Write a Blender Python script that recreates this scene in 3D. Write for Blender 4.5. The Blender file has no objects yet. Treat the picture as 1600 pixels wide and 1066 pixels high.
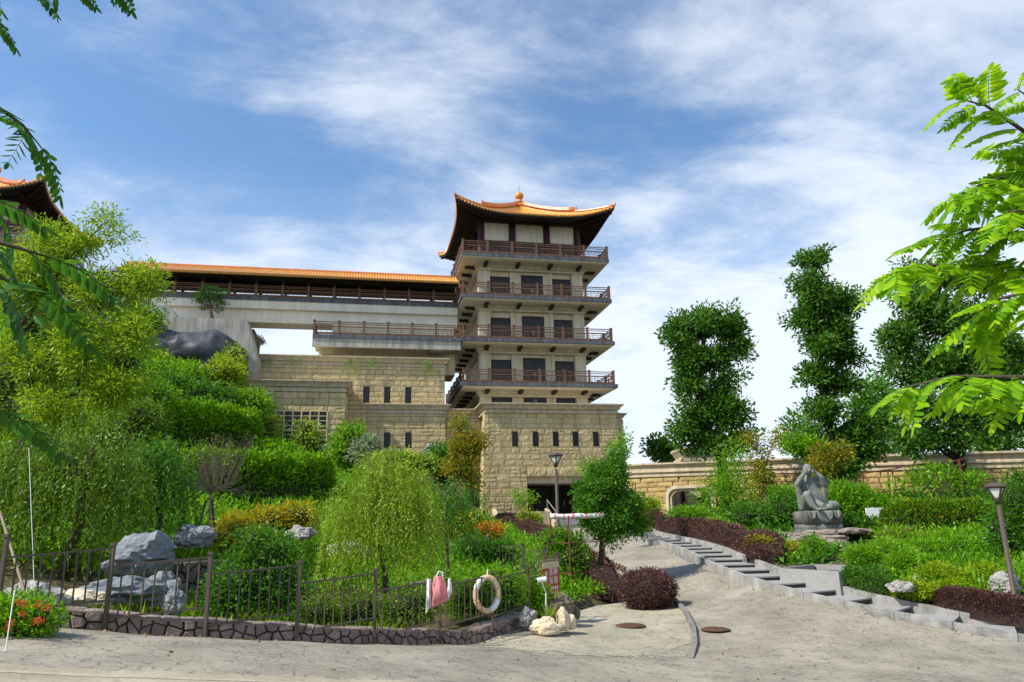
import bpy, bmesh, math, random
import numpy as np
from mathutils import Vector, Matrix, noise
random.seed(7); RNG = np.random.default_rng(7)
R = math.radians
SC = bpy.context.scene
COL = SC.collection
# ------------------------------------------------------------------ camera
F = 1150.0; PITCH = math.atan(287/1150); ROLL = 0.02; CH = 1.6
cd = bpy.data.cameras.new('camera'); cam = bpy.data.objects.new('camera', cd); COL.objects.link(cam)
cd.sensor_width = 36; cd.lens = 36*F/1600; cd.clip_start = 0.05; cd.clip_end = 5000
cam.matrix_world = Matrix.Translation((0, 0, CH)) @ Matrix.Rotation(math.pi/2 + PITCH, 4, 'X') @ Matrix.Rotation(-ROLL, 4, 'Z')
SC.camera = cam
# ------------------------------------------------------------------ light
SUN_EL = R(48); SUN_DIR = Vector((-0.90, -0.43, 0)).normalized()      # horizontal direction towards the sun
SUN_AZ = math.atan2(SUN_DIR.x, SUN_DIR.y)
w = bpy.data.worlds.new('World'); SC.world = w; w.use_nodes = True
nt = w.node_tree; nt.nodes.clear()
def WN(t, **k):
    n = nt.nodes.new(t)
    for a, b in k.items(): setattr(n, a, b)
    return n
sky = WN('ShaderNodeTexSky', sky_type='NISHITA'); sky.sun_disc = False
sky.sun_elevation = SUN_EL; sky.sun_rotation = SUN_AZ; sky.air_density = 1.0; sky.dust_density = 0.6; sky.ozone_density = 2.0
tc = WN('ShaderNodeTexCoord'); sep = WN('ShaderNodeSeparateXYZ'); nt.links.new(tc.outputs['Generated'], sep.inputs[0])
def WM(op, a, b=None, c=None):
    n = WN('ShaderNodeMath', operation=op)
    for i, v in enumerate((a, b, c)):
        if v is None: continue
        if isinstance(v, (int, float)): n.inputs[i].default_value = v
        else: nt.links.new(v, n.inputs[i])
    return n.outputs[0]
zc = WM('ADD', WM('MAXIMUM', sep.outputs[2], 0.0), 0.16)
comb = WN('ShaderNodeCombineXYZ')
nt.links.new(WM('DIVIDE', sep.outputs[0], zc), comb.inputs[0]); nt.links.new(WM('DIVIDE', sep.outputs[1], zc), comb.inputs[1])
def wnoise(scale, off, detail, rough, dist=0.0, sc=(1, 1, 1)):
    mp = WN('ShaderNodeMapping'); nt.links.new(comb.outputs[0], mp.inputs[0])
    mp.inputs['Location'].default_value = off; mp.inputs['Scale'].default_value = sc
    mp.inputs['Rotation'].default_value = (0, 0, R(-28))
    n = WN('ShaderNodeTexNoise'); nt.links.new(mp.outputs[0], n.inputs['Vector'])
    n.inputs['Scale'].default_value = scale; n.inputs['Detail'].default_value = detail
    n.inputs['Roughness'].default_value = rough; n.inputs['Distortion'].default_value = dist
    return n.outputs['Fac']
big = wnoise(0.62, (5.2, 4.6, 0.4), 3, 0.5, 0.3)
fine = wnoise(1.7, (7.1, 2.2, 1.1), 8, 0.62, 0.25, (1, 1.5, 1))
mask = WM('ADD', WM('ADD', WM('MULTIPLY', big, 0.55), WM('MULTIPLY', fine, 0.62)), WM('ADD', WM('MULTIPLY', sep.outputs[0], 0.14), WM('MULTIPLY', WM('SUBTRACT', 0.42, sep.outputs[2]), 0.30)))
cr = WN('ShaderNodeMapRange', interpolation_type='SMOOTHERSTEP')
nt.links.new(mask, cr.inputs[0]); cr.inputs[1].default_value = 0.45; cr.inputs[2].default_value = 0.74
haze = WN('ShaderNodeMapRange'); nt.links.new(sep.outputs[2], haze.inputs[0])
haze.inputs[1].default_value = 0.45; haze.inputs[2].default_value = 0.0; haze.inputs[3].default_value = 0.0; haze.inputs[4].default_value = 0.62
cf = WM('MINIMUM', WM('ADD', WM('MULTIPLY', cr.outputs[0], 0.82), haze.outputs[0]), 0.92)
skyb = WN('ShaderNodeMix', data_type='RGBA', blend_type='MULTIPLY'); skyb.inputs['Factor'].default_value = 1.0
nt.links.new(sky.outputs[0], skyb.inputs['A']); skyb.inputs['B'].default_value = (0.86, 1.04, 1.13, 1)
mixs = WN('ShaderNodeMix', data_type='RGBA'); nt.links.new(cf, mixs.inputs['Factor'])
nt.links.new(skyb.outputs['Result'], mixs.inputs['A']); mixs.inputs['B'].default_value = (5.3, 5.7, 6.3, 1)
bg = WN('ShaderNodeBackground'); bg.inputs['Strength'].default_value = 0.14; nt.links.new(mixs.outputs['Result'], bg.inputs['Color'])
wo = WN('ShaderNodeOutputWorld'); nt.links.new(bg.outputs[0], wo.inputs['Surface'])
sl = bpy.data.lights.new('sun', 'SUN'); sl.energy = 4.6; sl.angle = R(0.5); sl.color = (1.0, 0.93, 0.80)
so = bpy.data.objects.new('sun', sl); COL.objects.link(so)
so.rotation_euler = Vector((-SUN_DIR.x*math.cos(SUN_EL), -SUN_DIR.y*math.cos(SUN_EL), -math.sin(SUN_EL))).to_track_quat('-Z', 'Y').to_euler()
SC.view_settings.view_transform = 'Standard'; SC.view_settings.look = 'None'; SC.view_settings.exposure = 0.36; SC.view_settings.gamma = 1.0
SC.render.engine = 'CYCLES'
SC.cycles.max_bounces = 6; SC.cycles.diffuse_bounces = 3; SC.cycles.glossy_bounces = 2; SC.cycles.transmission_bounces = 3; SC.cycles.transparent_max_bounces = 4
SC.cycles.use_denoising = True
# ------------------------------------------------------------------ sight lines: where a thing seen at a pixel stands at distance Y
def ray(px, py):
    a = (px-800)/F; b = (533-py)/F; c, s = math.cos(ROLL), math.sin(ROLL)
    u = a*c + b*s; v = -a*s + b*c
    d = Vector((u, math.cos(PITCH)-v*math.sin(PITCH), math.sin(PITCH)+v*math.cos(PITCH)))
    return d/d.y
def at(px, py, Y): return Vector((0, 0, CH)) + ray(px, py)*Y
def atz(px, py, z):
    r = ray(px, py); return at(px, py, (z-CH)/r.z)
def mpp(p): return (p.y*math.cos(PITCH) + (p.z-CH)*math.sin(PITCH))/F      # metres per pixel there
AX = Vector((5, 1, 0)).normalized(); BK = Vector((-AX.y, AX.x, 0)); OB = Vector((1.7835, 60, 0)); BROT = math.atan2(1, 5)
# ------------------------------------------------------------------ helpers
OFF = {}
def link(o, parent=None):
    COL.objects.link(o)
    if parent is not None: o.parent = parent
    return o
def tag(o, label=None, cat=None, group=None, kind=None):
    if label: o['label'] = label
    if cat: o['category'] = cat
    if group: o['group'] = group
    if kind: o['kind'] = kind
    return o
def thing(name, label, cat, loc=(0, 0, 0), group=None, rotz=0.0):
    o = link(bpy.data.objects.new(name, None)); o.location = loc; o.rotation_euler = (0, 0, rotz); o.empty_display_size = 0.2
    OFF[o.name] = Vector(loc) if rotz == 0 else Vector((0, 0, 0))
    return tag(o, label, cat, group)
def building(name, label, cat, base, group=None):
    o = thing(name, label, cat, OB + AX*base[0] + BK*base[1] + Vector((0, 0, base[2])), group, BROT)
    OFF[o.name] = Vector(base); return o
def off(o): return OFF.get(o.name, Vector((0, 0, 0))) if o is not None else Vector((0, 0, 0))
def meshobj(name, V, Fc, mat, parent=None, smooth=False, kind=None):
    me = bpy.data.meshes.new(name); o3 = off(parent)
    me.from_pydata([(v[0]-o3[0], v[1]-o3[1], v[2]-o3[2]) for v in V], [], Fc)
    if mat: me.materials.append(mat)
    if smooth: me.polygons.foreach_set('use_smooth', [True]*len(me.polygons))
    o = link(bpy.data.objects.new(name, me), parent)
    if parent is not None: OFF[o.name] = o3
    if kind: o['kind'] = kind
    return o
class MB:
    def __init__(s): s.v = []; s.f = []
    def add(s, V, Fc):
        n = len(s.v); s.v += [tuple(v) for v in V]; s.f += [tuple(i+n for i in f) for f in Fc]; return s
    def box(s, x0, x1, y0, y1, z0, z1):
        return s.add([(x0,y0,z0),(x1,y0,z0),(x1,y1,z0),(x0,y1,z0),(x0,y0,z1),(x1,y0,z1),(x1,y1,z1),(x0,y1,z1)],
                     [(0,3,2,1),(4,5,6,7),(0,1,5,4),(1,2,6,5),(2,3,7,6),(3,0,4,7)])
    def bar(s, p, q, wd, ht):
        p = Vector(p); q = Vector(q); d = (q-p).normalized(); up = Vector((0,0,1)) if abs(d.z) < .95 else Vector((0,1,0))
        a = d.cross(up).normalized()*wd/2; b = a.cross(d).normalized()*ht/2
        return s.add([p-a-b,p+a-b,p+a+b,p-a+b,q-a-b,q+a-b,q+a+b,q-a+b],[(0,1,2,3),(7,6,5,4),(0,4,5,1),(1,5,6,2),(2,6,7,3),(3,7,4,0)])
    def prism(s, poly, z0, z1):
        n = len(poly)
        return s.add([(p[0],p[1],z0) for p in poly]+[(p[0],p[1],z1) for p in poly],
                     [tuple(range(n))[::-1], tuple(range(n,2*n))]+[(i,(i+1)%n,n+(i+1)%n,n+i) for i in range(n)])
    def xz_prism(s, poly, y0, y1):
        n = len(poly)
        return s.add([(p[0],y0,p[1]) for p in poly]+[(p[0],y1,p[1]) for p in poly],
                     [tuple(range(n)), tuple(range(n,2*n))[::-1]]+[(i,n+i,n+(i+1)%n,(i+1)%n) for i in range(n)])
    def tube(s, pts, rad, n=6, cap=True):
        pts = [Vector(p) for p in pts]; N = len(pts); V = []; Fc = []
        if not hasattr(rad, '__len__'): rad = [rad]*N
        ref = Vector((0.31, 0.87, 0.38))
        for i, p in enumerate(pts):
            d = (pts[min(i+1, N-1)]-pts[max(i-1, 0)])
            d = d.normalized() if d.length > 1e-9 else Vector((0,0,1))
            a = d.cross(ref)
            if a.length < .2: a = d.cross(Vector((1,0,0)))
            a.normalize(); b = d.cross(a)
            for k in range(n):
                t = 2*math.pi*k/n; V.append(p + (a*math.cos(t)+b*math.sin(t))*rad[i])
        for i in range(N-1):
            for k in range(n): Fc.append((i*n+k, i*n+(k+1)%n, (i+1)*n+(k+1)%n, (i+1)*n+k))
        if cap: Fc += [tuple(range(n))[::-1], tuple(range((N-1)*n, N*n))]
        return s.add(V, Fc)
    def lathe(s, c, prof, n=16):
        V = []; Fc = []; m = len(prof)
        for r, z in prof:
            for k in range(n): t = 2*math.pi*k/n; V.append((c[0]+r*math.cos(t), c[1]+r*math.sin(t), c[2]+z))
        for i in range(m-1):
            for k in range(n): Fc.append((i*n+k, i*n+(k+1)%n, (i+1)*n+(k+1)%n, (i+1)*n+k))
        Fc += [tuple(range(n))[::-1], tuple(range((m-1)*n, m*n))]
        return s.add(V, Fc)
    def rings(s, x0, x1, y0, y1, prof):                       # rectangular moulding: (outwards, z)
        V = []; Fc = []
        for o_, z in prof: V += [(x0-o_,y0-o_,z),(x1+o_,y0-o_,z),(x1+o_,y1+o_,z),(x0-o_,y1+o_,z)]
        m = len(prof)
        for i in range(m-1):
            for k in range(4): Fc.append((i*4+k, i*4+(k+1)%4, (i+1)*4+(k+1)%4, (i+1)*4+k))
        Fc += [(0,3,2,1), tuple(range((m-1)*4, m*4))]
        return s.add(V, Fc)
    def build(s, name, mat, parent=None, smooth=False, kind=None): return meshobj(name, s.v, s.f, mat, parent, smooth, kind)
def inst(name, me, parent, loc, scale=(1,1,1), rot=(0,0,0)):
    o = link(bpy.data.objects.new(name, me), parent); o.location = Vector(loc)-off(parent); o.scale = scale; o.rotation_euler = rot
    OFF[o.name] = off(parent); return o
def copy_tree(o, parent=None):
    c = o.copy(); COL.objects.link(c); c.parent = parent
    for ch in list(o.children): copy_tree(ch, c)
    return c
# ------------------------------------------------------------------ materials
def M(name, col, rough=0.7, var=0.18, scale=3.0, bump=0.0, bscale=20.0, col2=None, objrand=0.0, streak=None, spec=0.3, metal=0.0, speck=0.0):
    m = bpy.data.materials.new(name); m.use_nodes = True; t = m.node_tree; b = t.nodes['Principled BSDF']
    N = lambda ty: t.nodes.new(ty); Lk = t.links.new
    b.inputs['Roughness'].default_value = rough; b.inputs['Specular IOR Level'].default_value = spec; b.inputs['Metallic'].default_value = metal
    g = N('ShaderNodeNewGeometry'); n1 = N('ShaderNodeTexNoise'); n1.inputs['Scale'].default_value = scale; n1.inputs['Detail'].default_value = 6; n1.inputs['Roughness'].default_value = .65
    vec = g.outputs['Position']; Lk(vec, n1.inputs['Vector'])
    rp = N('ShaderNodeMapRange'); Lk(n1.outputs['Fac'], rp.inputs[0]); rp.inputs[1].default_value = .3; rp.inputs[2].default_value = .7
    mx = N('ShaderNodeMix'); mx.data_type = 'RGBA'; Lk(rp.outputs[0], mx.inputs['Factor'])
    c2 = col2 if col2 else tuple(min(1, c*(1+var)) for c in col); c1 = col if col2 else tuple(c*(1-var) for c in col)
    mx.inputs['A'].default_value = (*c1, 1); mx.inputs['B'].default_value = (*c2, 1); out = mx.outputs['Result']
    def mul(colout, facout, lo, hi):
        r = N('ShaderNodeMapRange'); Lk(facout, r.inputs[0]); r.inputs[3].default_value = lo; r.inputs[4].default_value = hi
        q = N('ShaderNodeMix'); q.data_type = 'RGBA'; q.blend_type = 'MULTIPLY'; q.inputs['Factor'].default_value = 1
        Lk(colout, q.inputs['A']); Lk(r.outputs[0], q.inputs['B']); return q.outputs['Result'], r
    if objrand:
        oi = N('ShaderNodeObjectInfo'); out, _ = mul(out, oi.outputs['Random'], 1-objrand, 1+objrand)
    if streak:
        mp = N('ShaderNodeMapping'); Lk(vec, mp.inputs[0]); mp.inputs['Scale'].default_value = (2.2, 2.2, .3)
        ns = N('ShaderNodeTexNoise'); Lk(mp.outputs[0], ns.inputs['Vector']); ns.inputs['Scale'].default_value = 1.6; ns.inputs['Detail'].default_value = 5
        out, r = mul(out, ns.outputs['Fac'], 1-streak, 1.08); r.inputs[1].default_value = .35; r.inputs[2].default_value = .62
    if speck:
        ns = N('ShaderNodeTexNoise'); Lk(vec, ns.inputs['Vector']); ns.inputs['Scale'].default_value = scale*18; ns.inputs['Detail'].default_value = 3
        out, r = mul(out, ns.outputs['Fac'], 1-speck, 1+speck); r.inputs[1].default_value = .3; r.inputs[2].default_value = .7
    Lk(out, b.inputs['Base Color'])
    if bump:
        n2 = N('ShaderNodeTexNoise'); n2.inputs['Scale'].default_value = bscale; n2.inputs['Detail'].default_value = 5; Lk(vec, n2.inputs['Vector'])
        bp = N('ShaderNodeBump'); bp.inputs['Strength'].default_value = bump; bp.inputs['Distance'].default_value = .05; Lk(n2.outputs['Fac'], bp.inputs['Height']); Lk(bp.outputs[0], b.inputs['Normal'])
    return m
def LEAF(name, cols, trans=0.35, rough=0.45, spec=0.25):
    m = bpy.data.materials.new(name); m.use_nodes = True; t = m.node_tree; b = t.nodes['Principled BSDF']; N = lambda ty: t.nodes.new(ty); Lk = t.links.new
    a = N('ShaderNodeAttribute'); a.attribute_name = 'tint'
    cr = N('ShaderNodeValToRGB'); e = cr.color_ramp.elements; n = len(cols)
    for i, c in enumerate(cols):
        el = e[i] if i < 2 else e.new(1.0)
        el.position = i/(n-1); el.color = (*c, 1)
    Lk(a.outputs['Fac'], cr.inputs[0]); Lk(cr.outputs[0], b.inputs['Base Color'])
    b.inputs['Roughness'].default_value = rough; b.inputs['Specular IOR Level'].default_value = spec
    tr = N('ShaderNodeBsdfTranslucent'); hs = N('ShaderNodeHueSaturation'); hs.inputs['Value'].default_value = 1.5; hs.inputs['Hue'].default_value = .49; Lk(cr.outputs[0], hs.inputs['Color']); Lk(hs.outputs[0], tr.inputs[0])
    ms = N('ShaderNodeMixShader'); ms.inputs[0].default_value = trans; Lk(b.outputs[0], ms.inputs[1]); Lk(tr.outputs[0], ms.inputs[2])
    Lk(ms.outputs[0], t.nodes['Material Output'].inputs['Surface']); return m
cream = M('cream_render', (.66,.59,.43), .75, .07, .8, streak=.12)
creamd = M('soffit_render', (.72,.67,.55), .8, .05, .8, streak=.06)
slate = M('slate_edge', (.115,.125,.145), .7, .25, 2.0, streak=.4)
conc = M('weathered_concrete', (.42,.40,.35), .85, .14, .9, .15, 12, streak=.34)
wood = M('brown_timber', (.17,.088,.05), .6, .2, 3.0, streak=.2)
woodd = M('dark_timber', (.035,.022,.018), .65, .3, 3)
wine = M('wine_paint', (.045,.012,.018), .45, .2, 3)
tile = M('orange_glazed_tile', (.62,.29,.05), .35, .22, 2.5, spec=.4, speck=.25)
tile_r = M('orange_ridge_tile', (.60,.20,.05), .3, .2, 2.5, spec=.6)
finialm = M('glazed_finial', (.66,.25,.03), .2, .12, 4, spec=.7)
stone = M('sandstone_block', (.46,.36,.18), .9, .2, 1.1, .55, 6, (.60,.48,.27), objrand=.12, speck=.18, streak=.16)
mortar = M('sandstone_mortar', (.44,.36,.22), .95, .15, 2, streak=.25)
cornm = M('cornice_stone', (.52,.43,.30), .8, .08, 1.2, .1, 15, streak=.22)
wallst = M('ochre_wall_block', (.38,.26,.10), .9, .2, 1.3, .7, 6, (.50,.36,.16), objrand=.15, speck=.15)
def GLASS(name, col, rough=.12):
    return M(name, col, .28, .2, .8, spec=.3)
glass = GLASS('dark_window_glass', (.012,.014,.02)); framem = M('window_frame_dark', (.022,.018,.018), .5, .2, 4)
goldf = M('pale_window_bar', (.58,.47,.25), .6, .1, 4)
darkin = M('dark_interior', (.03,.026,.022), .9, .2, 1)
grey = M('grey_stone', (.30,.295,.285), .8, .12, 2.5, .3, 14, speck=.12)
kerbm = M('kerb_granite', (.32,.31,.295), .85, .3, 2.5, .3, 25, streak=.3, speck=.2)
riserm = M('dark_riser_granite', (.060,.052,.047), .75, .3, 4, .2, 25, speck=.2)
redst = M('red_steel', (.16,.045,.035), .55, .3, 6)
fencem = M('brown_fence_paint', (.095,.072,.058), .55, .15, 5)
lampm = M('lamp_bronze', (.075,.058,.048), .5, .15, 5)
lampg = M('frosted_lamp_glass', (.62,.64,.60), .4, .05, 4)
bark = M('bark', (.075,.055,.038), .9, .35, 9, .6, 30)
barkd = M('dark_bark', (.022,.016,.013), .9, .35, 9, .6, 30)
twig = M('pale_twig', (.30,.23,.16), .8, .25, 8)
soil = M('soil', (.075,.055,.032), .95, .35, 2.2, .5, 14, (.10,.09,.03))
core = M('dark_green_twigs', (.022,.034,.010), .95, .4, 5)  # dark green is the own colour of the inner twig mass
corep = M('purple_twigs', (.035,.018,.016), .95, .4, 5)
rockb = M('blue_grey_rock', (.085,.105,.125), .85, .3, 2.8, .9, 7, (.27,.29,.305), speck=.25)
rockc = M('cream_rock', (.50,.40,.25), .85, .2, 4, .5, 14, (.68,.60,.45), speck=.12)
rockd = M('brown_rock', (.10,.085,.055), .9, .3, 4, .8, 10, (.20,.17,.11), speck=.2)
rockw = M('white_rock', (.22,.21,.20), .85, .25, 3.4, .7, 9, (.40,.385,.36), speck=.22)
redrock = M('red_brown_wall_stone', (.17,.13,.11), .85, .25, 5, .6, 18, (.28,.22,.19), objrand=.25, speck=.15)
jointm = M('dark_wall_joint', (.045,.036,.03), .95, .3, 5)
tarp = M('dark_grey_sheet', (.03,.034,.045), .55, .35, 1.2, .8, 3, (.075,.08,.095))
statm = M('grey_statue_stone', (.13,.145,.13), .8, .25, 4, .45, 22, (.24,.25,.225), speck=.15)
statd = M('stained_pedestal', (.085,.085,.075), .85, .4, 3, .35, 22, (.21,.21,.19), streak=.5)
white = M('white_paint', (.75,.75,.74), .5, .05, 5)
pink = M('pink_cloth', (.62,.22,.22), .8, .12, 8); offwhite = M('white_cloth', (.72,.70,.72), .8, .06, 9)
ringt = M('faded_orange_ring', (.60,.43,.27), .6, .15, 6); ringw = M('white_ring_band', (.66,.66,.70), .6, .08, 6)
rust = M('rusty_iron', (.13,.070,.042), .85, .3, 12, .4, 40)
signr = M('red_sign_print', (.32,.055,.03), .6, .12, 6); signy = M('pale_sign_band', (.48,.46,.26), .6, .15, 6); signw = M('white_sign_print', (.66,.58,.56), .6, .05, 6)
signb = M('sign_back', (.20,.14,.12), .7, .15, 5)
def road_material(name, c1, c2, crackc, cell, crack_amt, dirt):
    m = bpy.data.materials.new(name); m.use_nodes = True; t = m.node_tree; b = t.nodes['Principled BSDF']; N = lambda ty: t.nodes.new(ty); Lk = t.links.new
    g = N('ShaderNodeNewGeometry'); pos = g.outputs['Position']
    def nz(s, d=5, r=.6):
        n = N('ShaderNodeTexNoise'); Lk(pos, n.inputs['Vector']); n.inputs['Scale'].default_value = s; n.inputs['Detail'].default_value = d; n.inputs['Roughness'].default_value = r; return n
    def mr(o, a, b_, c, d):
        n = N('ShaderNodeMapRange'); Lk(o, n.inputs[0]); n.inputs[1].default_value = a; n.inputs[2].default_value = b_; n.inputs[3].default_value = c; n.inputs[4].default_value = d; return n.outputs[0]
    def ma(op, a, b_):
        n = N('ShaderNodeMath'); n.operation = op
        for i, v in enumerate((a, b_)):
            if isinstance(v, (int, float)): n.inputs[i].default_value = v
            else: Lk(v, n.inputs[i])
        return n.outputs[0]
    d1 = nz(3.0); vm = N('ShaderNodeVectorMath'); vm.operation = 'MULTIPLY_ADD'; Lk(d1.outputs['Color'], vm.inputs[0]); vm.inputs[1].default_value = (.35,.35,0); Lk(pos, vm.inputs[2])
    fl = N('ShaderNodeVectorMath'); fl.operation = 'MULTIPLY'; Lk(vm.outputs[0], fl.inputs[0]); fl.inputs[1].default_value = (1,1,0)
    vo = N('ShaderNodeTexVoronoi'); vo.feature = 'DISTANCE_TO_EDGE'; vo.inputs['Scale'].default_value = 1/cell; Lk(fl.outputs[0], vo.inputs['Vector'])
    line = mr(vo.outputs['Distance'], .01, .06, 1, 0); brk = mr(nz(3.1).outputs['Fac'], .44, .56, 0, 1)
    crack = ma('MULTIPLY', ma('MULTIPLY', line, brk), crack_amt)
    mx = N('ShaderNodeMix'); mx.data_type = 'RGBA'; Lk(mr(nz(1.1, 7).outputs['Fac'], .34, .66, 0, 1), mx.inputs['Factor']); mx.inputs['A'].default_value = (*c1,1); mx.inputs['B'].default_value = (*c2,1)
    q = N('ShaderNodeMix'); q.data_type = 'RGBA'; q.blend_type = 'MULTIPLY'; q.inputs['Factor'].default_value = 1; Lk(mx.outputs['Result'], q.inputs['A']); Lk(mr(nz(28, 4).outputs['Fac'], .3, .7, 1-dirt, 1+dirt), q.inputs['B'])
    q3 = N('ShaderNodeMix'); q3.data_type = 'RGBA'; q3.blend_type = 'MULTIPLY'; q3.inputs['Factor'].default_value = 1; Lk(q.outputs['Result'], q3.inputs['A']); Lk(mr(nz(.45, 6, .7).outputs['Fac'], .36, .6, .72, 1.08), q3.inputs['B'])
    q2 = N('ShaderNodeMix'); q2.data_type = 'RGBA'; Lk(crack, q2.inputs['Factor']); Lk(q3.outputs['Result'], q2.inputs['A']); q2.inputs['B'].default_value = (*crackc,1)
    Lk(q2.outputs['Result'], b.inputs['Base Color']); b.inputs['Roughness'].default_value = .85; b.inputs['Specular IOR Level'].default_value = .25
    bp = N('ShaderNodeBump'); bp.inputs['Strength'].default_value = .6; bp.inputs['Distance'].default_value = .03
    Lk(ma('ADD', ma('MULTIPLY', crack, -1.0), ma('MULTIPLY', nz(18, 5).outputs['Fac'], .6)), bp.inputs['Height']); Lk(bp.outputs[0], b.inputs['Normal'])
    return m
roadm = road_material('stamped_concrete_road', (.265,.235,.185), (.35,.315,.255), (.10,.085,.065), .24, .5, .2)
slabm = road_material('pale_concrete_slab', (.33,.30,.225), (.42,.38,.285), (.09,.075,.05), .30, .5, .14)
lanem = road_material('smooth_concrete_lane', (.33,.28,.21), (.40,.345,.26), (.15,.12,.09), .9, .25, .08)
# leaf colours
G_dark = LEAF('leaf_dark_green', [(.03,.10,.014),(.065,.18,.018),(.16,.32,.026)], .42)
G_tree = LEAF('leaf_tall_tree', [(.028,.095,.012),(.06,.17,.016),(.15,.31,.024)], .42)
G_mid = LEAF('leaf_mid_green', [(.03,.11,.010),(.065,.20,.013),(.14,.33,.02)], .35)
G_lush = LEAF('leaf_lush_green', [(.05,.17,.006),(.13,.32,.008),(.30,.52,.015)], .4)
G_yel = LEAF('leaf_yellow_green', [(.10,.22,.010),(.22,.37,.012),(.45,.53,.025)], .4)
G_wil = LEAF('leaf_willow', [(.10,.20,.014),(.23,.36,.02),(.46,.55,.07)], .35)
G_weep = LEAF('leaf_weeping_dark', [(.04,.11,.012),(.11,.22,.015),(.24,.34,.02)], .3)
G_near = LEAF('leaf_near_bright', [(.08,.24,.006),(.18,.40,.008),(.36,.55,.012)], .5, .4)
G_neard = LEAF('leaf_near_deep', [(.02,.085,.008),(.035,.14,.008),(.08,.24,.012)], .45, .4)
Y_flow = LEAF('leaf_golden', [(.10,.17,.01),(.38,.34,.012),(.62,.46,.012)], .35)
Y_lime = LEAF('leaf_lime', [(.10,.22,.008),(.24,.36,.01),(.45,.48,.015)], .35)
O_tip = LEAF('leaf_orange_tips', [(.05,.13,.01),(.14,.22,.014),(.34,.28,.02),(.50,.20,.025)], .35)
O_crot = LEAF('leaf_croton', [(.14,.10,.015),(.45,.17,.015),(.62,.30,.02),(.40,.06,.015)], .3)
P_hedge = LEAF('leaf_purple_hedge', [(.045,.030,.020),(.115,.052,.042),(.20,.10,.078)], .2)
B_dry = LEAF('leaf_dry_grass', [(.10,.12,.02),(.20,.18,.05),(.30,.22,.08)], .3)
PINE = LEAF('leaf_pine', [(.014,.06,.008),(.03,.11,.010),(.07,.19,.014)], .25)
# ------------------------------------------------------------------ lie of the land: heights known at points, smooth in between
KERB = [atz(px, py, z) for px, py, z in ((1700,1020,-1.02),(1600,1003,-.9),(1500,987,-.75),(1400,968,-.58),(1300,946,-.38),(1200,917,-.1),(1100,880,.3),(1030,852,.7),(985,833,1.1))]
POSTS = [(12,833,955,10.3),(178,847,983,10.9),(330,861,992,11.3),(469,874,998,11.9),(587,887,1003,12.8),(688,898,1004,14.0),(769,892,992,15.4),(826,884,974,16.8)]
PB = []; PT = []
for px, y0, y1, d in POSTS:
    t_ = at(px, y0, d); b_ = at(px, y1, d); PT.append(t_.z); PB.append(Vector((t_.x, t_.y, min(b_.z, t_.z-1.12))))
G = [tuple(p) for p in KERB] + [tuple(p) for p in PB]
G += [(0,0,0.0),(-5,7.7,.3),(-8,8,.55),(-.1,10.2,-.35),(3,14.2,-.8),(4.3,21.2,-.6),(3.8,17,-.7),(2.9,21.5,-.58),(.9,19,-.6),(7.8,12.3,-.95),(4,5,-.5),(10,8,-1.0),(-12,4,.8),(14,14,-1.1),
      (3.6,26,-.05),(3.2,32,.45),(2.6,40,.9),(4.3,54,1.25),(0,54,1.3),(9,52,1.5),(8,44,1.4),(-3,53,1.5),
      # pond behind the fence
      (-5.4,12.4,-.35),(-3.6,13.4,-.6),(-1.5,15.5,-.9),(-7.5,12.5,.2),(-6.5,14.5,.1),(-4,15.6,-.1),(-1.5,17.5,-.4),
      # garden between pond and entrance
      (1.2,22,-.3),(-.8,22,-.1),(-2,28,.6),(.8,30,.5),(-2.5,36,1.2),(-3,45,1.6),(0,44,1.3),
      # hillside
      (-8,18,.9),(-11,20,1.4),(-7,24,1.1),(-6,30,1.7),(-10,28.5,1.7),(-9,36,3.6),(-14,35,3.9),(-8,42,3.6),(-12,46,5.0),(-16.5,43,6.8),(-20,44,9.6),(-20,50,11.8),(-24,52,13.4),(-16,51,6.2),(-9,52,4.6),(-13,32.5,3.6),(-12,50,5.6),
      (-16,26,3.4),(-22,30,6.4),(-22,20,4.6),(-30,40,12),(-30,52,16),(-36,56,18),(-40,40,15),(-14,14,1.6),(-24,60,13),
      # statue garden
      (11.1,28,.8),(9,24,.2),(8.2,30,.75),(13,24,.35),(12,20,-.1),(11,17.6,-.5),(15,18,.0),(17,22,.6),(15,30,1.1),(20,30,1.7),(20,34,2.0),(12,42,1.9),(18,40,2.1),(26,36,2.2),(8.5,38,1.25),(24,26,1.6),(26,48,2.2),(12,52,2.0),(16,62,2.4),(-10,62,8),(0,66,2)]
G = np.array(G)
def _phi(r): return r
_A = np.hypot(G[:,None,0]-G[None,:,0], G[:,None,1]-G[None,:,1]); _n = len(G)
_K = np.zeros((_n+3, _n+3)); _K[:_n,:_n] = _phi(_A) - np.eye(_n)*0.25; _K[:_n,_n] = 1; _K[:_n,_n+1:] = G[:,:2]; _K[_n:,:_n] = _K[:_n,_n:].T
_wts = np.linalg.solve(_K, np.concatenate([G[:,2], [0,0,0]]))
def gz(x, y):
    x = np.clip(np.asarray(x, float), -42, 30); y = np.clip(np.asarray(y, float), 0, 66); sh = x.shape; x = x.ravel(); y = y.ravel()
    r = np.hypot(x[:,None]-G[None,:,0], y[:,None]-G[None,:,1])
    return (_phi(r)@_wts[:_n] + _wts[_n] + _wts[_n+1]*x + _wts[_n+2]*y).reshape(sh)
def ground(x, y): return float(gz(np.array([x]), np.array([y]))[0])
def onground(px, py):                                            # where a sight line meets the ground
    r = ray(px, py); Y = np.linspace(4, 66, 500); zz = CH + r.z*Y; h = gz(r.x*Y, Y); k = np.argmax(zz < h) if np.any(zz < h) else len(Y)-1
    return Vector((r.x*Y[k], Y[k], float(h[k])))
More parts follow.
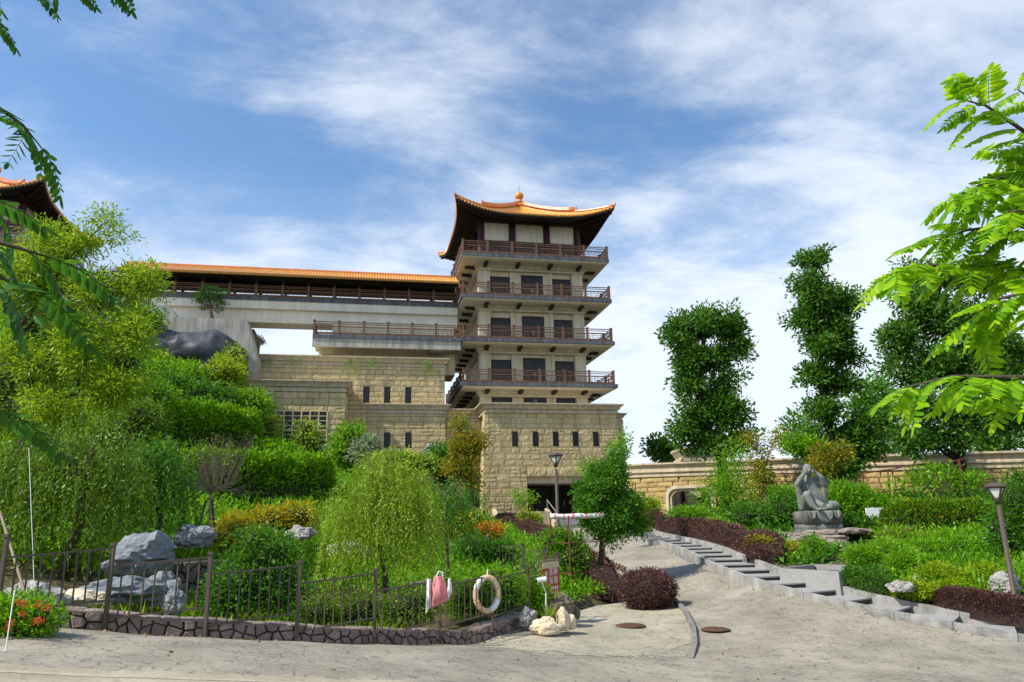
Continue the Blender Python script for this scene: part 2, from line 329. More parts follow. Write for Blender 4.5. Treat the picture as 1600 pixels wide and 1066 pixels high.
def inside(poly, x, y):
    x = np.asarray(x); y = np.asarray(y); c = np.zeros(x.shape, bool); n = len(poly)
    for i in range(n):
        (x0, y0), (x1, y1) = poly[i][:2], poly[(i+1) % n][:2]
        if y0 == y1: continue
        c ^= ((y0 > y) != (y1 > y)) & (x < (x1-x0)*(y-y0)/(y1-y0)+x0)
    return c
road_left = [(-14,9.6),(-8,9.9)]+[(p.x, p.y+.12) for p in PB]+[(1.2,18.6),(2.3,20.4),(3.0,21.4),(3.3,23),(3.3,27),(2.8,33),(2.0,40),(.5,46),(-1.2,52),(-2,55.5)]
road_right = [(8.6,55.5),(7.6,48),(6.4,41),(5.54,36.83)]+[(p.x, p.y) for p in KERB[::-1][1:]]+[(13,15),(26,14)]
ROAD = road_left + road_right + [(26,-6),(-14,-6)]
def sheet(name, poly, cell, dz, mat, worn=0.0):
    P = np.array([p[:2] for p in poly]); x0, y0 = P.min(0); x1, y1 = P.max(0)
    xs = np.arange(x0, x1+cell, cell); ys = np.arange(y0, y1+cell, cell); XX, YY = np.meshgrid(xs, ys, indexing='ij')
    cxs = (XX[:-1,:-1]+cell/2); cys = (YY[:-1,:-1]+cell/2); keep = inside(poly, cxs, cys)
    if worn:                                                      # ragged worn edge
        jn = np.array([[noise.noise(Vector((a*1.3, b*1.3, q)))+.35*noise.noise(Vector((a*6, b*6, q)))+.2*noise.noise(Vector((a*17, b*17, q))) for q in (1.1, 5.5)] for a, b in zip(cxs.ravel(), cys.ravel())]); jx = jn[:,0].reshape(cxs.shape)*worn*.3; jy = jn[:,1].reshape(cxs.shape)*worn; keep &= (inside(poly, cxs+jx*0, cys-np.abs(jy)*1.2) | (cys > 15.5))
    Z = gz(XX, YY)+dz; ny = len(ys); V = np.stack([XX, YY, Z], -1).reshape(-1, 3); I, J = np.nonzero(keep)
    Fc = np.stack([I*ny+J, (I+1)*ny+J, (I+1)*ny+J+1, I*ny+J+1], 1); used = np.unique(Fc); mp = -np.ones(len(V), int); mp[used] = np.arange(len(used))
    return tag(meshobj(name, V[used].tolist(), mp[Fc].tolist(), mat, None, True), kind='structure')
xs = np.concatenate([[-1500,-700,-300,-140,-80,-55], np.arange(-40, 30.1, .6), [38,55,80,140,300,700,1500]])
ys = np.concatenate([[-300,-100,-40,-15], np.arange(-6, 66.1, .6), [75,95,150,300,700,2000]])
XX, YY = np.meshgrid(xs, ys, indexing='ij'); ZZ = gz(XX, YY)
_kk = [Vector((p.x, p.y, 0)) for p in KERB]; BROFF = []
for _i, _p in enumerate(_kk):
    _t = (_kk[min(_i+1, len(_kk)-1)]-_kk[max(_i-1, 0)]).normalized(); BROFF.append((_p.x+_t.y*1.75, _p.y-_t.x*1.75))
bigroad = [(-15,-8),(27,-8),(27,15.5)]+BROFF+[(9,56.4),(-3,56.4)]+[(x-.5, y+.5) for x, y in road_left[::-1]]
low = inside(bigroad, XX, YY); ZZ = np.where(low, ZZ-.30, ZZ)
bump_ = np.array([noise.noise(Vector((float(a)*.35, float(b)*.35, 3.3))) for a, b in zip(XX.ravel(), YY.ravel())]).reshape(XX.shape)
ZZ = np.where(low | (YY < 9), ZZ, ZZ+bump_*.12)
far_ = np.maximum(0, np.maximum(np.abs(XX)-45, np.maximum(-YY-10, YY-75))); ZZ = ZZ*np.exp(-far_/150)
ny = len(ys); I, J = np.meshgrid(np.arange(len(xs)-1), np.arange(ny-1), indexing='ij'); I = I.ravel(); J = J.ravel()
tag(meshobj('ground', np.stack([XX,YY,ZZ], -1).reshape(-1,3).tolist(), np.stack([I*ny+J,(I+1)*ny+J,(I+1)*ny+J+1,I*ny+J+1],1).tolist(), soil, None, True), kind='structure')
sheet('road', ROAD, .3, 0.0, roadm)
sl_pts = [(1075,1030,-.8),(1082,1008,-.75),(1080,985,-.7),(1068,960,-.62),(1052,944,-.58)]
SLK = [atz(*p) for p in sl_pts]
SLAB = [(p.x, p.y) for p in SLK] + [(3.2,21.9),(2.2,20.9),(1.0,18.9)]+[(p.x, p.y+.1) for p in PB[:4:-1]]+[(-.6,13.0),(1.2,13.2)]
sheet('pavement', SLAB, .045, 0.006, slabm, worn=.9)
_le = [onground(px, py) for px, py in ((0,1041),(150,1048),(300,1055),(480,1062),(640,1068),(800,1082))]
lane = [(-14,_le[0].y+.1)]+[(p.x, p.y) for p in _le]+[(6,8.2),(6,-6),(-14,-6)]
sheet('lane', lane, .1, 0.012, lanem)
_lm = [onground(px, py) for px, py in ((0,1052),(150,1058),(300,1064),(480,1071),(640,1078))]
sheet('road_marking', [(p.x, p.y) for p in _lm]+[(p.x, p.y-.09) for p in _lm[::-1]], .03, 0.016, M('faded_yellow_line', (.39,.345,.26), .8, .2, 3))
# kerb along the slab edge
kb = thing('slab_kerb', 'curved low concrete kerb edging the pale slab beside the ramp', 'kerb', SLK[2])
for i in range(len(SLK)-1):
    m = MB(); a, b_ = SLK[i], SLK[i+1]; h0 = .035+.03*i; n_ = Vector((b_.y-a.y, -(b_.x-a.x), 0)).normalized()*.10
    h1 = h0+.03
    m.add([a-Vector((0,0,.1)), a+n_-Vector((0,0,.1)), b_+n_-Vector((0,0,.1)), b_-Vector((0,0,.1)), a+Vector((0,0,h0)), a+n_+Vector((0,0,h0)), b_+n_+Vector((0,0,h1)), b_+Vector((0,0,h1))],
          [(0,1,2,3)[::-1],(4,5,6,7),(0,1,5,4),(1,2,6,5),(2,3,7,6),(3,0,4,7)]); m.build('kerb_stone', bpy.data.materials.get('weathered_kerb') or M('weathered_kerb', (.20,.185,.16), .9, .35, 3, .3, 20, speck=.2), kb)
def manhole(px, py, z, r, label):
    p = atz(px, py, z); p.z = ground(p.x, p.y)+.024; t = thing('manhole_cover', label, 'manhole cover', p, 'rusty manhole covers')
    MB().lathe(p, [(r*1.12,0),(r*1.12,.012),(r,.014)], 28).build('rim', rust, t)
    MB().lathe(p+Vector((0,0,.014)), [(r*.97,0),(r*.97,.008),(r*.9,.011)], 28).build('lid', rust, t)
    m = MB()
    for k in range(-4, 5):
        hw = math.sqrt(max(0, (r*.85)**2-(k*r*.19)**2)); m.box(p.x-hw, p.x+hw, p.y+k*r*.19-.012, p.y+k*r*.19+.012, p.z+.024, p.z+.032)
    m.build('tread_ribs', rust, t, kind='stuff')
manhole(985, 977, -.62, .30, 'round rusty manhole cover set in the pale slab'); manhole(1118, 986, -.7, .28, 'round rusty manhole cover in the grey ramp beside the slab kerb')
# ------------------------------------------------------------------ stairs beside the ramp
def path_sampler(pts):
    pts = [Vector((p[0], p[1], 0)) for p in pts]; d = [0]
    for a, b_ in zip(pts, pts[1:]): d.append(d[-1]+(b_-a).length)
    def f(s):
        s = max(0, min(d[-1]-1e-6, s)); i = max(k for k in range(len(d)-1) if d[k] <= s); t = (s-d[i])/(d[i+1]-d[i])
        # smooth (Catmull-Rom)
        p0, p1, p2, p3 = pts[max(i-1,0)], pts[i], pts[i+1], pts[min(i+2,len(pts)-1)]
        q = .5*((2*p1)+(p2-p0)*t+(2*p0-5*p1+4*p2-p3)*t*t+(3*p1-p0-3*p2+p3)*t**3)
        return q
    def tan(s): return (f(s+.05)-f(s-.05)).normalized()
    return f, tan, d[-1]
_ks = np.concatenate([[0], np.cumsum([(b-a).length for a, b in zip(KERB, KERB[1:])])]); KL = float(_ks[-1])
_kx = np.polyfit(_ks, [p.x for p in KERB], 5); _ky = np.polyfit(_ks, [p.y for p in KERB], 5); _kzp = np.polyfit(_ks, [p.z for p in KERB], 3)
def kf(s): return Vector((np.polyval(_kx, s), np.polyval(_ky, s), 0))
def kt(s): return (kf(s+.1)-kf(s-.1)).normalized()
st = thing('garden_stairs', 'long grey granite stairway of shallow steps climbing beside the ramp', 'stairs', kf(0)+Vector((0,0,KERB[0].z)))
NS = 21; SW = 1.25
def kp(s, o): t = kt(s); return kf(s)+Vector((t.y, -t.x, 0))*o
def kz(s): return float(np.polyval(_kzp, s))
for i in range(NS):
    s0 = KL*i/NS; s1 = KL*(i+1)/NS; zt = (kz(s0)+kz(s1))/2+.06; a, b_, c, d_ = kp(s0,.16), kp(s0,SW), kp(s1+.04,SW), kp(s1+.04,.16)
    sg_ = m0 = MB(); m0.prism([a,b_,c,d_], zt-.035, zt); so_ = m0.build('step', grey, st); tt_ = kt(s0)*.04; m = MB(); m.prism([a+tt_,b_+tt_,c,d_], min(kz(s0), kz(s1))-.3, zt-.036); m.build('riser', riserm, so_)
    NK = 1
    m = MB(); q = [kp(s0,0), kp(s0,.155), kp(s1-.012,.155), kp(s1-.012,0)]; zz_ = [kz(s0), kz(s0), kz(s1), kz(s1)]
    m.add([(p.x,p.y,z-.3) for p, z in zip(q, zz_)]+[(p.x,p.y,z+.135) for p, z in zip(q, zz_)], [(3,2,1,0),(4,5,6,7),(0,1,5,4),(1,2,6,5),(2,3,7,6),(3,0,4,7)]); m.build('kerb_stone', kerbm, st)
    if i not in (9,):
        m = MB(); q = [kp(s0,SW+.005), kp(s0,SW+.15), kp(s1-.012,SW+.15), kp(s1-.012,SW+.005)]
        m.add([(p.x,p.y,z-.3) for p, z in zip(q, zz_)]+[(p.x,p.y,z+.23) for p, z in zip(q, zz_)], [(3,2,1,0),(4,5,6,7),(0,1,5,4),(1,2,6,5),(2,3,7,6),(3,0,4,7)]); m.build('stringer', kerbm, st)
# planter trough
pl = [atz(1217,888,.30), atz(1310,893,.30), atz(1393,884,.30), atz(1270,882,.30)]
tp = thing('concrete_planter', 'long grey concrete planter trough beside the stairs below the statue', 'planter', (pl[1].x, pl[1].y, -.5))
cen = sum(pl, Vector())/4
for i in range(4):
    a, b_ = pl[i], pl[(i+1)%4]; n_ = Vector((b_.y-a.y, -(b_.x-a.x), 0)).normalized()
    if n_.dot(cen-a) < 0: n_ = -n_
    e = (b_-a).normalized()*.0
    MB().prism([a+e, b_-e, b_-e+n_*.1-(b_-a).normalized()*.14, a+e+n_*.1+(b_-a).normalized()*.14], -.6, .30+.002*i).build('side', grey, tp)
MB().prism([p+(cen-p)*.12 for p in pl], -.5, .16).build('soil_fill', soil, tp)
# ------------------------------------------------------------------ irregular masonry
def voronoi(w_, h_, sp, seed):
    rg = random.Random(seed); pts = []; nx = int(w_/sp)+3; ny_ = int(h_/sp)+3
    for i in range(-1, nx):
        for j in range(-1, ny_): pts.append(((i+.5+rg.uniform(-.38,.38))*sp, (j+.5+rg.uniform(-.38,.38))*sp))
    out = []
    for p in pts:
        poly = [(0,0),(w_,0),(w_,h_),(0,h_)]
        if not (-sp < p[0] < w_+sp and -sp < p[1] < h_+sp): continue
        for q in pts:
            if q is p or abs(q[0]-p[0]) > 3*sp or abs(q[1]-p[1]) > 3*sp: continue
            mx_, my_ = (p[0]+q[0])/2, (p[1]+q[1])/2; nx_, ny2 = q[0]-p[0], q[1]-p[1]; new = []
            for k in range(len(poly)):
                a, b_ = poly[k], poly[(k+1)%len(poly)]; da = (a[0]-mx_)*nx_+(a[1]-my_)*ny2; db = (b_[0]-mx_)*nx_+(b_[1]-my_)*ny2
                if da <= 0: new.append(a)
                if da*db < 0: t = da/(da-db); new.append((a[0]+(b_[0]-a[0])*t, a[1]+(b_[1]-a[1])*t))
            poly = new
            if len(poly) < 3: break
        if len(poly) >= 3:
            ar = abs(sum(poly[k][0]*poly[(k+1)%len(poly)][1]-poly[(k+1)%len(poly)][0]*poly[k][1] for k in range(len(poly))))/2
            if ar > sp*sp*.12: out.append(poly)
    return out
def masonry(parent, mapf, w_, h_, sp, depth, gap, mat, seed, name='stone'):
    """each cell of an irregular wall as a stone of its own; mapf(s,t,o): o = outwards"""
    rg = random.Random(seed+1)
    for poly in voronoi(w_, h_, sp, seed):
        cx = sum(p[0] for p in poly)/len(poly); cy = sum(p[1] for p in poly)/len(poly); r = math.sqrt(sp*sp)/2; k = 1-gap/r; n = len(poly); pr = depth*rg.uniform(.6,1.15); V = []
        for p in poly: V.append(mapf(cx+(p[0]-cx)*k, cy+(p[1]-cy)*k, -.03))
        for p in poly: V.append(mapf(cx+(p[0]-cx)*k, cy+(p[1]-cy)*k, pr*.55))
        for p in poly: V.append(mapf(cx+(p[0]-cx)*k*.78, cy+(p[1]-cy)*k*.78, pr*rg.uniform(.85,1.1)))
        Fc = [tuple(range(2*n,3*n))]+[(i,(i+1)%n,n+(i+1)%n,n+i) for i in range(n)]+[(n+i,n+(i+1)%n,2*n+(i+1)%n,2*n+i) for i in range(n)]
        meshobj(name, V, Fc, mat, parent)
# low wall under the fence
wp = [(-6.45, 10.75)]+[(p.x+.0, p.y+.07) for p in PB[1:]]
wf, wt, WL = path_sampler(wp)
lw = thing('low_stone_wall', 'low curving wall of red brown crazy stones under the metal fence', 'wall', (wp[0][0], wp[0][1], ground(*wp[0])))
def wmap(s, t, o): p = wf(s); n_ = wt(s); q = p+Vector((n_.y, -n_.x, 0))*o; return Vector((q.x, q.y, ground(p.x, p.y)-.04+t))
def wtop(s, t, o): p = wf(s); n_ = wt(s); q = p-Vector((n_.y, -n_.x, 0))*(t-.05); return Vector((q.x, q.y, ground(p.x, p.y)+.235+o*.5))
m = MB(); V = []; n = 40
for i in range(n+1):
    s = WL*i/n
    V += [wmap(s,-.3,0), wmap(s,.27,0), wmap(s,.27,-.36), wmap(s,-.3,-.36)]
m.add(V, [(i*4+k, i*4+(k+1)%4, (i+1)*4+(k+1)%4, (i+1)*4+k) for i in range(n) for k in range(4)]+[(0,1,2,3),(n*4+3,n*4+2,n*4+1,n*4)]); m.build('joint_bed', jointm, lw)
masonry(lw, wmap, WL, .29, .17, .05, .011, redrock, 3)
masonry(lw, wtop, WL, .42, .24, .05, .010, redrock, 5, 'coping_stone')
# pond wall of dark stones
a_, b_ = at(262,905,14.9), at(430,905,16.2); a_.z = -.2; b_.z = -.2
pw = thing('pond_wall', 'dark rubble stone wall holding back the hillside behind the fence', 'wall', a_)
ln = (b_-a_).length; dv = (b_-a_).normalized(); nv = Vector((dv.y, -dv.x, 0))
def pmap(s, t, o): return a_+dv*s+nv*o+Vector((0,0,t-.4))
m = MB(); m.prism([a_, b_, b_-nv*.4, a_-nv*.4], -.9, 1.02); m.build('joint_bed', jointm, pw)
masonry(pw, pmap, ln, 1.62, .30, .06, .015, M('dark_rubble', (.07,.065,.055), .9, .3, 4, .6, 12, (.15,.135,.115), objrand=.25), 9)
a2, b2 = at(640,872,19), at(800,872,20.5)
pw2 = thing('garden_edge_wall', 'low grey stone edging wall on the far side of the pond', 'wall', (a2.x, a2.y, ground(a2.x, a2.y)))
ln2 = (b2-a2).length; dv2 = (b2-a2).normalized(); nv2 = Vector((dv2.y, -dv2.x, 0)); z2 = ground(a2.x, a2.y)
def pmap2(s, t, o): return Vector((a2.x, a2.y, z2-.3))+Vector((dv2.x,dv2.y,0))*s+Vector((nv2.x,nv2.y,0))*o+Vector((0,0,t))
m = MB(); m.prism([a2, b2, b2-nv2*.3, a2-nv2*.3], z2-.6, z2+.38); m.build('joint_bed', jointm, pw2)
masonry(pw2, pmap2, ln2, .7, .3, .05, .014, M('grey_rubble', (.15,.14,.12), .9, .3, 4, .6, 12, (.27,.25,.22), objrand=.2), 19)
# ------------------------------------------------------------------ dressed stone blocks
def stone_units(mat, nm, n=8, amp=.22):
    out = []
    for k in range(n):
        nx_, nz_ = 5, 3; V = []; Fc = []
        for i in range(nx_+1):
            for j in range(nz_+1):
                x = i/nx_-.5; z = j/nz_-.5; edge = i in (0, nx_) or j in (0, nz_)
                y = -.72 if edge else -.86+amp*noise.noise(Vector((x*2.6+k*7.3, z*2.6, k*3.1)))
                V.append((x*(.985 if edge else .93)+(0 if edge else random.uniform(-.02,.02)), y, z*(.97 if edge else .9)))
        for i in range(nx_):
            for j in range(nz_): a = i*(nz_+1)+j; Fc.append((a, a+nz_+1, a+nz_+2, a+1))
        b = len(V); V += [(-.5,0,-.5),(.5,0,-.5),(.5,0,.5),(-.5,0,.5)]; c0, c1, c2, c3 = 0, nx_*(nz_+1), nx_*(nz_+1)+nz_, nz_
        Fc += [(b,b+1,c1,c0),(b+1,b+2,c2,c1),(b+2,b+3,c3,c2),(b+3,b,c0,c3)]
        me = bpy.data.meshes.new(nm); me.from_pydata(V, [], Fc); me.materials.append(mat); out.append(me)
    return out
UNITS = stone_units(stone, 'stone'); WUNITS = stone_units(wallst, 'stone')
def ashlar_rects(x0, x1, z0, z1, holes, seed, hs=(.34,.62), ws=(.55,1.25)):
    rg = random.Random(seed); z = z0; rects = []
    while z < z1-.08:
        h = min(rg.uniform(*hs), z1-z)
        if z1-z-h < .2: h = z1-z
        x = x0
        while x < x1-.02:
            wd = rg.uniform(*ws)
            if x1-x-wd < .35: wd = x1-x
            if h > .5 and rg.random() < .3: rects += [(x, x+wd, z, z+h*.5), (x, x+wd*.55, z+h*.5, z+h), (x+wd*.55, x+wd, z+h*.5, z+h)]
            else: rects.append((x, x+wd, z, z+h))
            x += wd
        z += h
    out = []
    while rects:
        r = rects.pop(); hit = None
        for q in holes:
            if r[0] < q[1]-.01 and r[1] > q[0]+.01 and r[2] < q[3]-.01 and r[3] > q[2]+.01: hit = q; break
        if not hit: out.append(r); continue
        a, b, c, d = r; e, f, g, h = hit
        if a < e: rects.append((a, e, c, d))
        if b > f: rects.append((f, b, c, d))
        if c < g: rects.append((max(a,e), min(b,f), c, g))
        if d > h: rects.append((max(a,e), min(b,f), h, d))
    return [r for r in out if r[1]-r[0] > .06 and r[3]-r[2] > .06]
def ashlar(parent, x0, x1, z0, z1, yf, holes, seed, th=.14, yslope=None, xin=None, **k):
    for i, (a, b, c, d) in enumerate(ashlar_rects(x0, x1, z0, z1, holes, seed, **k)):
        zc_ = (c+d)/2
        if xin:
            lo, hi = xin(zc_)
            a = max(a, lo) if a > x0+.01 else lo
            b = min(b, hi) if b < x1-.01 else hi
            if b-a < .1: continue
        y = yf if yslope is None else yf+yslope*(z1-zc_)
        inst('stone', UNITS[i % 8], parent, ((a+b)/2, y, zc_), (b-a-.03, th*.6, d-c-.03), (math.atan(-(yslope or 0)), 0, 0) if yslope else (0, 0, 0))
def CORN(z, h, p): return [(.0,z-.02),(p*.35,z),(p*.35,z+h*.18),(p*.22,z+h*.2),(p*.22,z+h*.42),(p*.5,z+h*.44),(p*.58,z+h*.6),(p*.8,z+h*.78),(p,z+h*.88),(p,z+h),(p*.6,z+h+.02)]
def slit(parent, x, z0, z1, yf, wd=.42):
    fr = MB().box(x-wd/2, x+wd/2, yf-.03, yf+.02, z0, z1).build('window', framem, parent)
    MB().box(x-wd/2+.05, x+wd/2-.05, yf-.045, yf-.03, z0+.05, z1-.05).build('pane', glass, fr)
# ---- entrance block
eb = building('entrance_building', 'tall battered sandstone gatehouse block with five slit windows and dark porch', 'building', (.7, -3, 1.3))
ETOP = 10.0; EB_ = 1.3; bsl = -.045
xin = lambda z: (-4.56-(ETOP-z)*.035, 5.92+(ETOP-z)*.055)
op = (-1.5, 3.0, 1.2, 5.1)
for a, b, c, d in ((xin(4)[0]+.12, op[0]+.02, EB_, 5.1), (op[1]-.02, xin(4)[1]-.12, EB_, 5.1)):
    MB().box(a, b, -3.1, 3, c-.6, d).build('pier', mortar, eb)
MB().add([(xin(5.1)[0]+.1,-3.18,5.1),(xin(5.1)[1]-.1,-3.18,5.1),(xin(5.1)[1]-.1,6,5.1),(xin(5.1)[0]+.1,6,5.1),(xin(10)[0]+.1,-2.96,10.0),(xin(10)[1]-.1,-2.96,10.0),(xin(10)[1]-.1,6,10.0),(xin(10)[0]+.1,6,10.0)],
         [(0,3,2,1),(4,5,6,7),(0,1,5,4),(1,2,6,5),(2,3,7,6),(3,0,4,7)]).build('wall', mortar, eb)
MB().rings(-4.52, 5.88, -2.95, 5.9, CORN(9.98, .74, .55)).build('cornice', cornm, eb)
slx = [-2.36, -.74, .86, 2.45, 4.1]
for x in slx: slit(eb, x, 7.4, 8.53, -2.95+bsl*2-.06)
ashlar(eb, -4.9, 6.4, EB_, ETOP-.02, -2.94, [op]+[(x-.21, x+.21, 7.4, 8.53) for x in slx], 4, .15, bsl, xin, ws=(.45,1.05), hs=(.36,.6))
for k in range(13):                                              # corner stones down the near side
    z = 9.7-k*.66; inst('corner_stone', UNITS[k % 8], eb, (xin(z)[0]-.015, -2.94+bsl*(ETOP-z)+.45, z), (.9, .14, .62), (0, 0, -math.pi/2))
for x in np.linspace(op[0]+.3, op[1]-.3, 9): inst('lintel_stone', UNITS[int(x*7) % 8], eb, (x, -3.18, 5.42), (.47, .16, .6))
MB().box(op[0]-.02, op[1]+.02, -2.95, .9, 4.62, 5.1).build('lintel', cornm, eb)
MB().box(op[0]+.02, op[1]-.02, .9, 1.0, 1.3, 4.62).build('porch_wall', darkin, eb)
MB().box(op[0]-.02, op[1]+.02, -3.3, 1.0, 1.0, 2.05).build('porch_floor', grey, eb)
for x0, x1 in ((-1.3,-.1),(-.05,1.15),(1.3,2.6)):
    dr = MB().box(x0, x1, .82, .9, 2.05, 4.5).build('door', framem, eb)
    MB().box(x0+.12, x1-.12, .80, .82, 2.3, 4.35).build('pane', glass, dr); MB().tube([(x1-.2,.78,3.0),(x1-.2,.78,3.5)], .025).build('handle', goldf, dr)
MB().box(5.5, 7.75, 1.0, 8, 1.3, 10.1).build('rear_wall', mortar, eb)
MB().rings(5.6, 7.7, 1.05, 8, CORN(10.0, .62, .45)).build('rear_cornice', cornm, eb)
ashlar(eb, 5.9, 7.9, 1.3, 10.0, 1.0, [], 14, .14)
# ---- connecting wing
cw = building('link_wing', 'recessed sandstone link wing with a dark doorway beside the gatehouse', 'building', (-5.9, 0, 1.4))
MB().box(-7.3, -4.4, .1, 6, .8, 10.0).build('wall', mortar, cw); MB().rings(-7.25, -4.6, .15, 6, CORN(10.0, .7, .5)).build('cornice', cornm, cw)
cho = [(-5.5,-4.4,1.3,4.4),(-7.1,-6.5,3.3,4.5),(-5.6,-4.6,7.2,7.9)]
ashlar(cw, -7.3, -4.5, 1.4, 9.98, .1, cho, 22)
d0 = MB().box(-5.5, -4.42, .0, .12, 1.3, 4.4).build('door', framem, cw); MB().box(-5.4, -4.5, -.02, 0, 1.4, 4.3).build('pane', glass, d0)
for q in cho[1:]: MB().box(q[0], q[1], .04, .1, q[2], q[3]).build('window', framem, cw)
# ---- podium
pd = building('podium_building', 'broad stepped sandstone podium with slit windows and a pale barred window', 'building', (-15, 0, 5))
MB().box(-23.2, -7.42, .1, 9, 5, 14.1).build('upper_wall', mortar, pd); MB().rings(-23.1, -7.5, .2, 9, CORN(14.1, .72, .5)).build('upper_cornice', cornm, pd)
us = [-13.62, -12.0, -10.34]; ls = [-11.96, -10.32]
for x in us: slit(pd, x, 11.16, 12.44, .08, .46)
ashlar(pd, -23.2, -7.42, 10.9, 14.08, .1, [(x-.23, x+.23, 11.16, 12.44) for x in us], 31, hs=(.36,.52), ws=(.55,1.25))
MB().box(-15.05, -7.42, -.7, .1, 3, 10.22).build('lower_wall', mortar, pd); MB().rings(-15.04, -7.5, -.66, 0, CORN(10.2, .74, .45)).build('lower_cornice', cornm, pd)
for x in ls: slit(pd, x, 7.55, 8.7, -.72, .46)
ashlar(pd, -15.0, -7.42, 4.6, 10.18, -.7, [(x-.23, x+.23, 7.55, 8.7) for x in ls], 33, hs=(.4,.6), ws=(.7,1.4))
MB().box(-24, -15.1, -3.9, 0, 3, 11.28).build('bay_wall', mortar, pd); MB().rings(-24, -15.15, -3.86, 0, CORN(11.25, .82, .5)).build('bay_cornice', cornm, pd)
wn = (-19.95, -16.35, 7.42, 9.82)
ashlar(pd, -24, -15.1, 5.2, 11.22, -3.9, [wn, (wn[0]-.3, wn[1]+.5, 7.0, 7.42)], 35, hs=(.36,.52), ws=(.55,1.25))
for i, (z0, z1) in enumerate(((5.2,6.1),(6.1,6.9),(6.9,7.6),(7.6,8.4),(8.4,9.1),(9.1,9.8),(9.8,10.5),(10.5,11.2))):
    for k in range(3): inst('corner_stone', UNITS[(i+k) % 8], pd, (-15.12, -3.2+k*1.25+(.3 if i % 2 else 0), (z0+z1)/2), (1.2, .13, z1-z0-.02), (0, 0, math.pi/2))
wo_ = MB().box(wn[0], wn[1], -3.93, -3.9, wn[2], wn[3]).build('window', darkin, pd)
nb = 6
for i in range(nb):
    for j in range(7):
        xa = wn[0]+(wn[1]-wn[0])*i/nb; xb = wn[0]+(wn[1]-wn[0])*(i+1)/nb; za = wn[2]+(wn[3]-wn[2])*j/7; zb = wn[2]+(wn[3]-wn[2])*(j+1)/7
        MB().box(xa+.04, xb-.04, -3.945, -3.935, za+.03, zb-.03).build('pane', glass, wo_)
for i in range(nb+1):
    x = wn[0]+(wn[1]-wn[0])*i/nb; MB().box(x-.05, x+.05, -4.04, -3.94, wn[2], wn[3]).build('bar', goldf, wo_)
for j in range(8):
    z = wn[2]+(wn[3]-wn[2])*j/7; hw_ = .07 if j == 3 else .03; MB().box(wn[0], wn[1], -4.03 if j != 3 else -4.05, -3.95, z-hw_, z+hw_).build('bar', goldf, wo_)
MB().box(wn[0]-.3, wn[1]+.5, -4.15, -3.8, 7.02, 7.4).build('sill', conc, pd)
# ---- railings
def bars_lattice(wd, h):
    m = MB(); t = .028
    def hb(x0, x1, z): m.box(x0, x1, -.02, .02, z-t/2, z+t/2)
    def vb(x, z0, z1): m.box(x-t/2, x+t/2, -.018, .018, z0, z1)
    hb(0, wd, h*.33); hb(0, wd, h*.67); n = max(3, int(wd/.24))
    for i in range(n):
        x = wd*(i+.5)/n; k = i % 3
        vb(x, (0, h*.33, h*.67)[k], (h*.67, h, h)[k])
        if k == 1: vb(x+.07, 0, h*.33)
    return m
LATT = {}
def railing(parent, A, B, nbay, z, h=1.12, mat=wood, first=True, last=True, pw_=.17):
    A = Vector((A[0], A[1], 0)); B = Vector((B[0], B[1], 0)); d = (B-A)/nbay; L_ = d.length; u = d.normalized(); ang = math.atan2(u.y, u.x)
    for i in range(nbay+1):
        if (i == 0 and not first) or (i == nbay and not last): continue
        p = A+d*i; key = ('post', h, pw_)
        if key not in LATT:
            m = MB().box(-pw_/2, pw_/2, -pw_/2, pw_/2, 0, h+.02); m.add(*[x for x in (MB().box(-pw_/2-.02, pw_/2+.02, -pw_/2-.02, pw_/2+.02, h+.02, h+.09).v, MB().box(0,1,0,1,0,1).f)])
            me = bpy.data.meshes.new('post'); me.from_pydata(m.v, [], m.f); me.materials.append(mat); LATT[key] = me
        inst('post', LATT[key], parent, (p.x, p.y, z), rot=(0, 0, ang))
    for zz, tt, ww in ((.96,.06,.09),(.82,.05,.07),(.62,.09,.08),(.12,.16,.09)):
        MB().bar((A.x, A.y, z+h*zz), (B.x, B.y, z+h*zz), ww, tt).build('rail', mat, parent)
    key = (round(L_, 2), h)
    if key not in LATT:
        m = bars_lattice(L_-pw_, h*.42); me = bpy.data.meshes.new('lattice_panel'); me.from_pydata(m.v, [], m.f); me.materials.append(mat); LATT[key] = me
    for i in range(nbay):
        p = A+d*i+u*pw_/2; inst('lattice_panel', LATT[key], parent, (p.x, p.y, z+h*.19), rot=(0, 0, ang))
